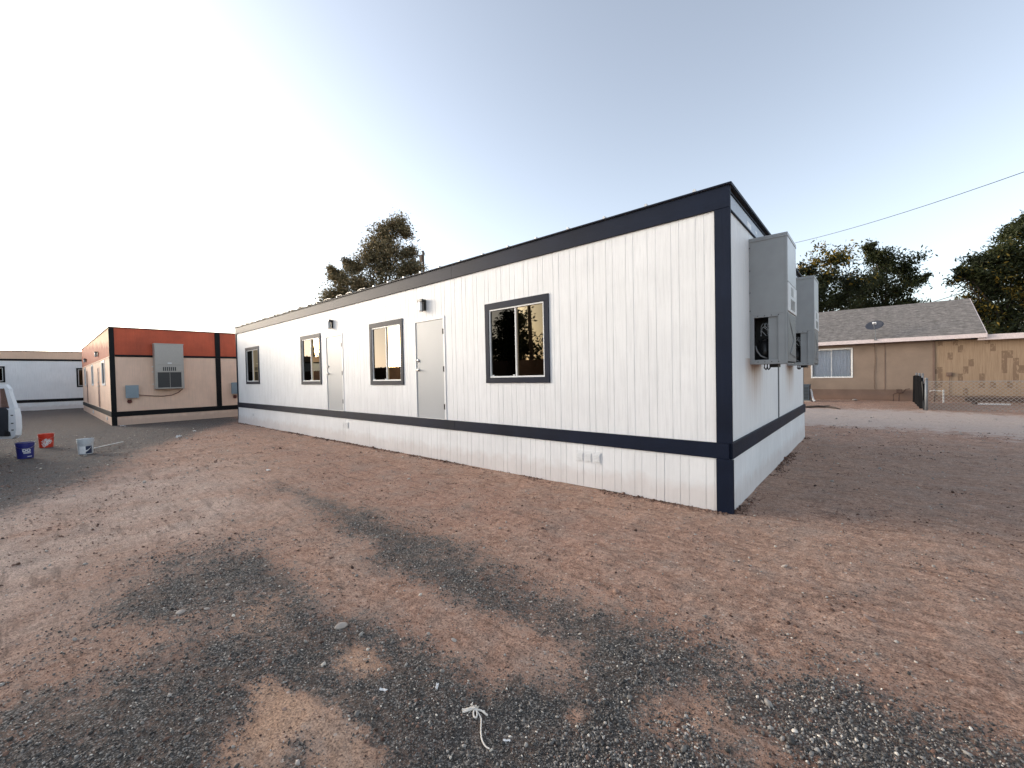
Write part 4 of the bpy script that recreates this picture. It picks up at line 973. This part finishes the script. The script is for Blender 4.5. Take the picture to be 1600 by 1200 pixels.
CA2 = [(1.31,38.45,10.6,0.82),(2.2,39.22,9.81,1.13),(3.16,40.06,9.63,1.02),(3.92,40.73,8.5,0.61),(1.62,38.72,8.56,1.33),(0.85,38.04,7.82,1.33),(2.77,39.72,7.51,1.23),(0.65,37.87,6.55,1.23),(2.19,39.22,6.51,1.23),(3.54,40.39,6.58,0.72),(1.16,38.32,11.21,0.41)]
CB = [(9.09,41.25,11.18,0.84),(9.61,41.7,11.85,0.75),(8.22,40.49,9.82,1.12),(7.52,39.88,9.25,0.84),(6.65,39.13,8.16,0.84),(6.2,38.73,8.36,0.37),(9.27,41.41,9.11,1.58),(7.88,40.19,7.53,1.4),(9.63,41.72,7.25,1.86),(8.58,40.81,5.43,1.58),(10.32,42.32,9.54,1.86),(7.53,39.89,5.92,1.02),(11.03,42.94,6.75,2.33),(11.04,42.95,4.44,2.33),(8.24,40.5,4.05,1.86),(9.64,41.73,3.08,2.05),(12.42,44.15,8.56,2.33)]
CC = [(-28.05,14.19,14.17,0.74),(-28.77,13.55,13.52,0.84),(-27.58,14.59,13.64,0.63),(-29.19,13.19,12.49,0.84),(-28.33,13.94,12.1,1.06),(-27.22,14.9,11.91,0.74),(-29.72,12.72,11.46,0.84),(-28.83,13.5,10.65,1.27),(-27.45,14.7,10.35,1.06),(-26.93,15.16,10.6,0.63),(-30.41,12.12,10.69,0.74),(-30.99,11.62,11.13,0.42),(-30.44,12.1,9.39,1.06),(-29.26,13.13,8.83,1.37),(-27.88,14.33,8.8,1.37),(-31.61,11.08,9.94,0.74),(-32.0,10.74,10.48,0.42),(-31.84,10.88,8.64,0.95),(-32.25,10.52,7.87,0.63),(-31.06,11.56,8.1,1.06),(-30.08,12.41,7.55,1.06),(-26.88,15.2,9.03,0.63),(-28.9,13.44,6.99,1.58),(-31.29,11.36,6.53,1.32)]
gr_ = 'trees behind the house'
tree((-1.4,33.4,0), CA, .22, .11, 1250, M['leafA'], 'dark tree behind the house, its top left tinged yellow, next to the air conditioners', gr_, seed=2, goldfn=lambda p: np.clip((p[:,2]-7.6)/2.0, 0, 1)*.38)
tree((2.0,39.0,0), CA2, .24, .11, 1250, M['leafA'], 'dark green tree with ragged branches above the middle of the shingle roof', gr_, seed=3)
tree((9.2,41.5,0), CB, .3, .11, 1900, M['leafA'], 'big dark tree at the right edge with yellow leaves low in its crown', gr_, seed=4, goldfn=lambda p: np.exp(-((p[:,2]-6.6)/1.3)**2)*.45*(np.sin(p[:,0]*2.3+p[:,2]*1.7) > -.3))
tree((-29.0,13.4,0), [(a,b_,c_,d_*1.2) for a,b_,c_,d_ in CC], .3, .095, 1700, M['leafC'], 'tall olive green tree rising behind the long white building', None, seed=5, spray=11, reach=1.15, goldfn=lambda p: np.full(len(p), .12))
gw_ = 'trees west of the board fence'
tree((-19.3,-18,0), [(-19.3,-18,5.9,.8),(-19.0,-18,5.0,1.2),(-19.8,-18,4.2,1.5),(-18.5,-18,3.6,1.6),(-20,-18,2.8,1.6)], .2, .13, 1500, M['leafA'], 'pointed dark tree beyond the board fence', gw_, seed=6)
tree((-14,-18.5,0), [(-14,-18.5,3.6,1.2),(-15.2,-18.5,3.2,1.2),(-12.6,-18.5,3.4,1.3),(-11.5,-18.5,2.8,1.2)], .18, .13, 1300, M['leafA'], 'low bushy tree beyond the board fence', gw_, seed=8)
tree((-47.5,-18,0), [(-47.5,-18,4.6,1.0),(-48.5,-18,3.8,1.4),(-46.5,-18,3.6,1.3)], .2, .14, 1200, M['leafA'], 'small round tree at the far end of the board fence', gw_, seed=9)

# ------------------------------------------------------------------ pickup truck with its door open (only the door shows)
def truck():
    hx, hy = -14.98, -6.55
    t = thing('pickup_truck', (hx, hy, 0), 'white pickup truck with its passenger door standing open at left edge', 'truck')
    # local frame: F forward, Rr to the truck's right
    Fd = Vector((-.998,-.06)).normalized(); Rt = Vector((-Fd.y*-1, Fd.x*-1)); Rt = Vector((Fd.y, -Fd.x))
    def P(a, r, z): return (hx+Fd.x*a+Rt.x*r, hy+Fd.y*a+Rt.y*r, z)
    def prism(prof, r0, r1):
        b = MB(); n = len(prof); b.v = [P(a,r0,z) for a,z in prof]+[P(a,r1,z) for a,z in prof]
        b.f = [tuple(range(n)), tuple(range(2*n-1,n-1,-1))]+[(i,(i+1)%n,(i+1)%n+n,i+n) for i in range(n)]; return b
    low = [(-3.35,.52),(-3.0,.42),(-1.15,.42),(-1.15,.44),(1.75,.42),(1.85,.55),(1.82,.95),(1.6,1.08),(.35,1.16),(.05,1.16),(-.02,.50),(-1.08,.50),(-1.10,1.18),(-3.35,1.14)]
    prism([(-3.35,.52),(-3.0,.42),(-1.12,.42),(-1.12,1.16),(-3.35,1.14)], -1.85, -.02).build('bed', M['truck'], t, bevel=.03)
    prism([(.03,.42),(1.75,.42),(1.85,.55),(1.82,.95),(1.6,1.08),(.35,1.16),(.03,1.16)], -1.85, -.02).build('hood', M['truck'], t, bevel=.03)
    prism([(-1.11,.42),(.02,.42),(.02,.54),(-1.11,.54)], -1.85, -.03).build('cab_floor', M['truck'], t)
    prism([(-1.11,1.70),(-.95,1.78),(-.45,1.78),(-.35,1.72)], -1.72, -.14).build('cab_roof', M['truck'], t, bevel=.02)
    b = MB()
    for r in (-.10,-1.76): b.tube([P(.20,r,1.14),P(-.38,r*.98-.03,1.72)], .028, 6); b.tube([P(-1.08,r,1.14),P(-1.02,r*.98-.03,1.72)], .035, 6)
    build_split(b, 'cab_pillar', M['truck'], t)
    b = MB(); b.hexa([P(.16,-1.74,1.16),P(.16,-.12,1.16),P(.165,-.12,1.16),P(.165,-1.74,1.16),P(-.38,-1.68,1.71),P(-.38,-.16,1.71),P(-.375,-.16,1.71),P(-.375,-1.68,1.71)]); b.build('windshield', M['hglass'], t)
    b = MB(); b.hexa([P(-.95,-1.7,.6),P(-.95,-.2,.6),P(-.3,-.2,.6),P(-.3,-1.7,.6),P(-.95,-1.7,.8),P(-.95,-.2,.8),P(-.3,-.2,.78),P(-.3,-1.7,.78)]); b.hexa([P(-1.08,-1.7,.6),P(-1.08,-.2,.6),P(-.92,-.2,.6),P(-.92,-1.7,.6),P(-1.10,-1.7,1.25),P(-1.10,-.2,1.25),P(-1.0,-.2,1.25),P(-1.0,-1.7,1.25)]); build_split(b, 'seat', M['trim_in'], t, bevel=.03)
    for a in (1.05, -2.45):
        for r in (-.02, -1.85):
            s = 1 if r > -1 else -1
            b = MB(); b.tube([P(a,r-.22*s,.36),P(a,r+.0*s,.36)], .36, 28); w = b.build('tyre', M['rubber'], t, bevel=.02)
            b = MB(); b.tube([P(a,r+.0*s,.36),P(a,r+.012*s,.36)], [.21,.18], 20); b.build('rim', M['steel'], w)
    for r in (-.25,-1.6):
        b = MB(); b.tube([P(1.80,r,.82),P(1.86,r,.82)], .10, 16); b.build('headlight', M['frost'], t)
    # open door: hinge H, free edge direction E, leaf normal (inner side faces camera)
    H0 = Vector(P(0,-.0,0)); Ed = Vector((-14.15+14.98, -5.72+6.55, 0)); Ln = Ed.length; Ed.normalize(); Nn = Vector((Ed.y,-Ed.x,0))
    if Nn.dot(Vector((CAM.x,CAM.y,0))-H0) < 0: Nn = -Nn
    Ln = 1.19
    def D(a, z, d): return tuple(H0 + Ed*a + Nn*d + Vector((0,0,z)))
    def poly(prof, d0, d1):
        b = MB(); n = len(prof); b.v = [D(a,z,d0) for a,z in prof]+[D(a,z,d1) for a,z in prof]
        b.f = [tuple(range(n)), tuple(range(2*n-1,n-1,-1))]+[(i,(i+1)%n,(i+1)%n+n,i+n) for i in range(n)]; return b
    body = [(0,.46),(.30,.44),(1.10,.44),(1.165,.50),(1.19,.68),(1.19,.95),(1.165,1.13),(0,1.13)]
    do = poly(body, -.07, .06).build('door', M['truck'], t, bevel=.012)
    b = MB()
    for pr in ([(1.06,1.13),(1.165,1.13),(1.03,1.62),(.965,1.62)], [(.30,1.64),(.34,1.70),(.97,1.71),(1.05,1.60),(.955,1.635)], [(0,1.13),(.07,1.13),(.36,1.70),(.30,1.66)]):
        q = poly(pr, -.05, .035); n = len(b.v); b.v += q.v; b.f += [tuple(i+n for i in f) for f in q.f]
    b.build('window_frame', M['truck'], do, bevel=.008)
    poly([(.06,1.13),(1.07,1.13),(.97,1.64),(.35,1.66)], -.012, -.008).build('pane', M['hglass'], do)
    poly([(.02,.52),(.98,.50),(1.02,.56),(1.04,1.10),(.98,1.16),(.02,1.16)], .061, .085).build('inner_trim', M['trim_in'], do, bevel=.01)
    b = poly([(.15,.84),(.80,.84),(.83,.90),(.15,.92)], .086, .15); b.build('armrest', M['trim_in'], do, bevel=.01)
    b = MB(); b.tube([D(.62,1.02,.09),D(.66,1.02,.11),D(.74,1.02,.10)], .012, 8); b.build('inner_handle', M['steel'], do)
    b = MB()
    for zz in (.62,.78,.97): q = poly([(1.10,zz),(1.15,zz),(1.15,zz+.025),(1.10,zz+.025)], .058, .066); n = len(b.v); b.v += q.v; b.f += [tuple(i+n for i in f) for f in q.f]
    build_split(b, 'latch', M['hinge'], do)
    b = poly([(.99,.50),(1.07,.50),(1.06,.58),(1.0,.62)], .061, .10); b.build('speaker_bump', M['black'], do, bevel=.01)
    b = poly([(.0,.44),(1.08,.42),(1.08,.437),(.0,.455)], -.05, .05); b.build('weather_strip', M['rubber'], do)
    b = MB(); b.box(H0.x-.30,H0.x-.10,H0.y-.02,H0.y+.16,1.16,1.34); b.build('side_mirror', M['black'], t, bevel=.02)
    return t
truck()

# ------------------------------------------------------------------ buckets
def text_mesh(s, size, bold=.0):
    cu = bpy.data.curves.new('t', 'FONT'); cu.body = s; cu.size = size; cu.align_x = 'CENTER'; cu.align_y = 'CENTER'; cu.offset = bold; cu.resolution_u = 3
    ob_ = bpy.data.objects.new('t', cu); S.collection.objects.link(ob_)
    dg = bpy.context.evaluated_depsgraph_get(); me = bpy.data.meshes.new_from_object(ob_.evaluated_get(dg))
    v = [tuple(q.co) for q in me.vertices]; f = [tuple(p.vertices) for p in me.polygons]
    bpy.data.objects.remove(ob_); bpy.data.meshes.remove(me); return v, f
def bucket(loc, mat, label, face, marks, wall=None):
    gz_ = float(gz(np.array([loc[0]]), np.array([loc[1]]))[0])
    c = (loc[0], loc[1], gz_); t = thing('bucket', c, label, 'bucket', 'buckets standing beside the truck')
    prof = [(.0,.004),(.125,.004),(.130,.012),(.143,.27),(.150,.272),(.150,.285),(.145,.287),(.146,.315),(.153,.317),(.153,.330),(.148,.332),(.149,.362),(.156,.364),(.156,.374),(.146,.374),(.144,.36),(.128,.02),(.0,.018)]
    MB().lathe(prof, c, 40).build('pail', mat, t, smooth=False)
    b = MB(); side = Vector((-math.sin(face), math.cos(face), 0)); fd = Vector((math.cos(face), math.sin(face), 0))
    pts = []
    for i in range(13):
        a = math.pi*i/12; pts.append(Vector(c)+Vector((0,0,.335)) + side*(.158*math.cos(a)) + fd*(.150*math.sin(a)) + Vector((0,0,-.10*math.sin(a))))
    b.tube(pts, .003, 5, False); b.build('handle', M['steel'], t)
    for nm, v, f, m, off in marks:
        mb = MB()
        for (x, z, _) in v:
            r_at = .130 + (z+.15)*.048 + .0035 + off; an = face + x/r_at
            mb.v.append((c[0]+r_at*math.cos(an), c[1]+r_at*math.sin(an), c[2]+.16+z))
        mb.f = f; mb.build(nm, m, t)
    return t
def rect(x0, x1, z0, z1, n=12):
    v = []; f = []
    for i in range(n+1): x = x0+(x1-x0)*i/n; v += [(x,z0,0),(x,z1,0)]
    for i in range(n): f.append((2*i,2*i+2,2*i+3,2*i+1))
    return v, f
def camface(x, y): return math.atan2(CAM.y-y, CAM.x-x)
wht = M['whitem']
M['bblue'] = flat('blue_plastic', (.018,.022,.17), .35); M['bred'] = flat('red_plastic', (.62,.045,.02), .35); M['bwht'] = flat('grey_white_plastic', (.52,.55,.57), .4)
f1 = camface(-13.65,-5.61)
v, fc = text_mesh('DO', .085, .004); v = [(x-.0+.02, y+.035, 0) for x,y,z in v]
bucket((-13.65,-5.61), M['bblue'], 'dark blue plastic bucket with white lettering, nearest the truck door', f1, [('lettering', v, fc, wht, 0), ('label_line', *rect(-.03,.09,-.012,.0), wht, 0), ('label_line', *rect(-.03,.09,-.034,-.022), wht, 0), ('label_line', *rect(.03,.11,-.115,-.10), wht, 0)])
f2 = camface(-15.57,-5.27); mk = []
for q, s in enumerate(('THE', 'HOME', 'DEPOT')):
    v, fc = text_mesh(s, .072, .004); a = R(38); o2 = .052*(1-q)
    mk.append(('lettering', [(x*math.cos(a)-(y+o2)*math.sin(a), x*math.sin(a)+(y+o2)*math.cos(a)-.01, 0) for x,y,z in v], fc, wht, 0))
bucket((-15.57,-5.27), M['bred'], 'bright red orange plastic bucket with slanted white lettering', f2, mk)
f3 = camface(-13.24,-4.65)
def swoosh():
    v = []; f = []
    for i in range(13):
        s = i/12; x = -.02+.13*s; z = -.10+.03*s+.10*s*s; w = .035*(1-s)+.006; v += [(x,z,0),(x,z+w,0)]
        if i: f.append((2*i-2,2*i,2*i+1,2*i-1))
    return v, f
M['label_navy'] = flat('navy_label', (.02,.03,.07), .5); M['label_white'] = flat('white_label', (.78,.79,.80), .5)
bucket((-13.24,-4.65), M['bwht'], 'grey white paint bucket with dark blue label and a stick beside it', f3, [('label', *rect(-.12,.0,-.135,.045), M['label_white'], 0), ('label', *rect(.0,.12,-.135,.045), M['label_navy'], 0), ('swoosh', *swoosh(), M['label_white'], .001)])
b = MB(); b.tube([(-13.20,-4.36,.18),(-13.9,-4.18,.11),(-14.55,-4.05,.04)], .011, 6)
b.v = []; b.f = []; b.tube([(-13.35,-4.50,.09),(-13.9,-4.22,.07),(-14.6,-3.85,.05)], .013, 6)
tag(b.build('stick', M['pvc']), 'pale wooden stick lying from the grey white paint bucket', 'stick')

# ------------------------------------------------------------------ litter on the ground
def gnd(x, y): return float(gz(np.array([x]), np.array([y]))[0])
t = thing('knotted_cord', (-.28,-3.94,gnd(-.28,-3.94)), 'white cotton cord with loop and frayed knot on dark gravel', 'cord')
def cord(pts, rad, name, smooth=True):
    pp = []
    m = len(pts)
    for i in range(m-1):
        p0 = Vector(pts[max(i-1,0)]); p1 = Vector(pts[i]); p2 = Vector(pts[i+1]); p3 = Vector(pts[min(i+2,m-1)])
        for q in range(6):
            s = q/6; pp.append(.5*((2*p1)+(p2-p0)*s+(2*p0-5*p1+4*p2-p3)*s*s+(3*p1-p0-3*p2+p3)*s**3))
    pp.append(Vector(pts[-1])); pp = [Vector((p.x,p.y,gnd(p.x,p.y)+.006+p.z)) for p in pp]
    return MB().tube(pp, rad, 7).build(name, M['rope'], t, smooth=smooth)
# picture-aligned directions on the ground there: right ~ (.75,.66), away ~ (-.66,.75)
K = Vector((-.258,-3.948,0)); rt = Vector((.754,.657,0)); aw = Vector((-.657,.754,0))
def k(a, b, h=0): q = K+rt*a+aw*b; return (q.x,q.y,h)
cord([k(0,0,.008),k(.018,-.012),k(.036,-.05),k(.038,-.10),k(.045,-.15),k(.064,-.19),k(.086,-.208)], .0036, 'tail')
cord([k(0,0,.008),k(-.006,-.018,.004),k(.002,-.040),k(.012,-.036),k(.012,-.015,.006),k(.0,.0,.01)], .0042, 'loop')
cord([k(.0,.0,.012),k(-.02,.004,.008),k(-.05,.000),k(-.065,.004)], .0055, 'strand'); cord([k(.0,-.004,.010),k(.03,.0,.004),k(.06,-.022),k(.068,-.024)], .0050, 'strand')
cord([k(.0,.004,.012),k(-.02,-.002,.004),k(-.05,-.010),k(-.062,-.012)], .0045, 'strand')
b = MB()
for q in range(40):
    a = random.uniform(-.026,.012); bb = random.uniform(.004,.032); p0 = Vector(k(a,bb)); g0 = gnd(p0.x,p0.y); pts = []
    p = Vector((p0.x,p0.y,g0+.004))
    for s in range(5): pts.append(p.copy()); p += Vector((random.uniform(-.008,.008),random.uniform(-.008,.008),random.uniform(-.003,.006)))
    b.tube(pts, .0022, 4)
b.build('frayed_end', M['rope'], t)
def frag(x, y, sx, sy, a, lab, cat='scrap', h=.006, cr=.004, mat='scrap'):
    z = gnd(x,y); b = MB(); n = 5; ca, sa = math.cos(a), math.sin(a); V = []
    for i in range(n):
        for j in range(n):
            u = (i/(n-1)-.5)*sx*(1+random.uniform(-.12,.12)); w = (j/(n-1)-.5)*sy*(1+random.uniform(-.12,.12)); V.append((x+u*ca-w*sa, y+u*sa+w*ca, z+h+random.uniform(-cr,cr)))
    b.v = V; b.f = [(i*n+j,(i+1)*n+j,(i+1)*n+j+1,i*n+j+1) for i in range(n-1) for j in range(n-1)]
    o = b.build('paper_scrap', M[mat]); s_ = o.modifiers.new('s','SOLIDIFY'); s_.thickness = .003; return tag(o, lab, cat, 'white scraps on the ground')
frag(-.73,-4.18,.045,.012,.5,'thin white sliver left of the knotted cord'); frag(-.52,-3.98,.012,.040,.7,'narrow upright white sliver just above left of the cord')
frag(-.03,-3.96,.034,.010,.6,'tiny white sliver right of the cord tail'); frag(-14.64,-2.61,.16,.14,.3,'crumpled white paper lying on dirt before the white building',h=.05,cr=.04)
frag(-21.2,-3.2,.2,.1,.4,'white scrap near the foot of the orange building',h=.02,cr=.02); frag(-16.2,-1.9,.12,.05,.4,'small white scrap beside the white building skirting',h=.02,cr=.015)
frag(-9.5,-5.9,.14,.05,1.0,'pale cardboard sliver on the dirt between buckets and camera',h=.015,cr=.01); frag(-7.2,-2.6,.10,.04,.2,'pale wood chip on the dirt before the second door',h=.012,cr=.01)
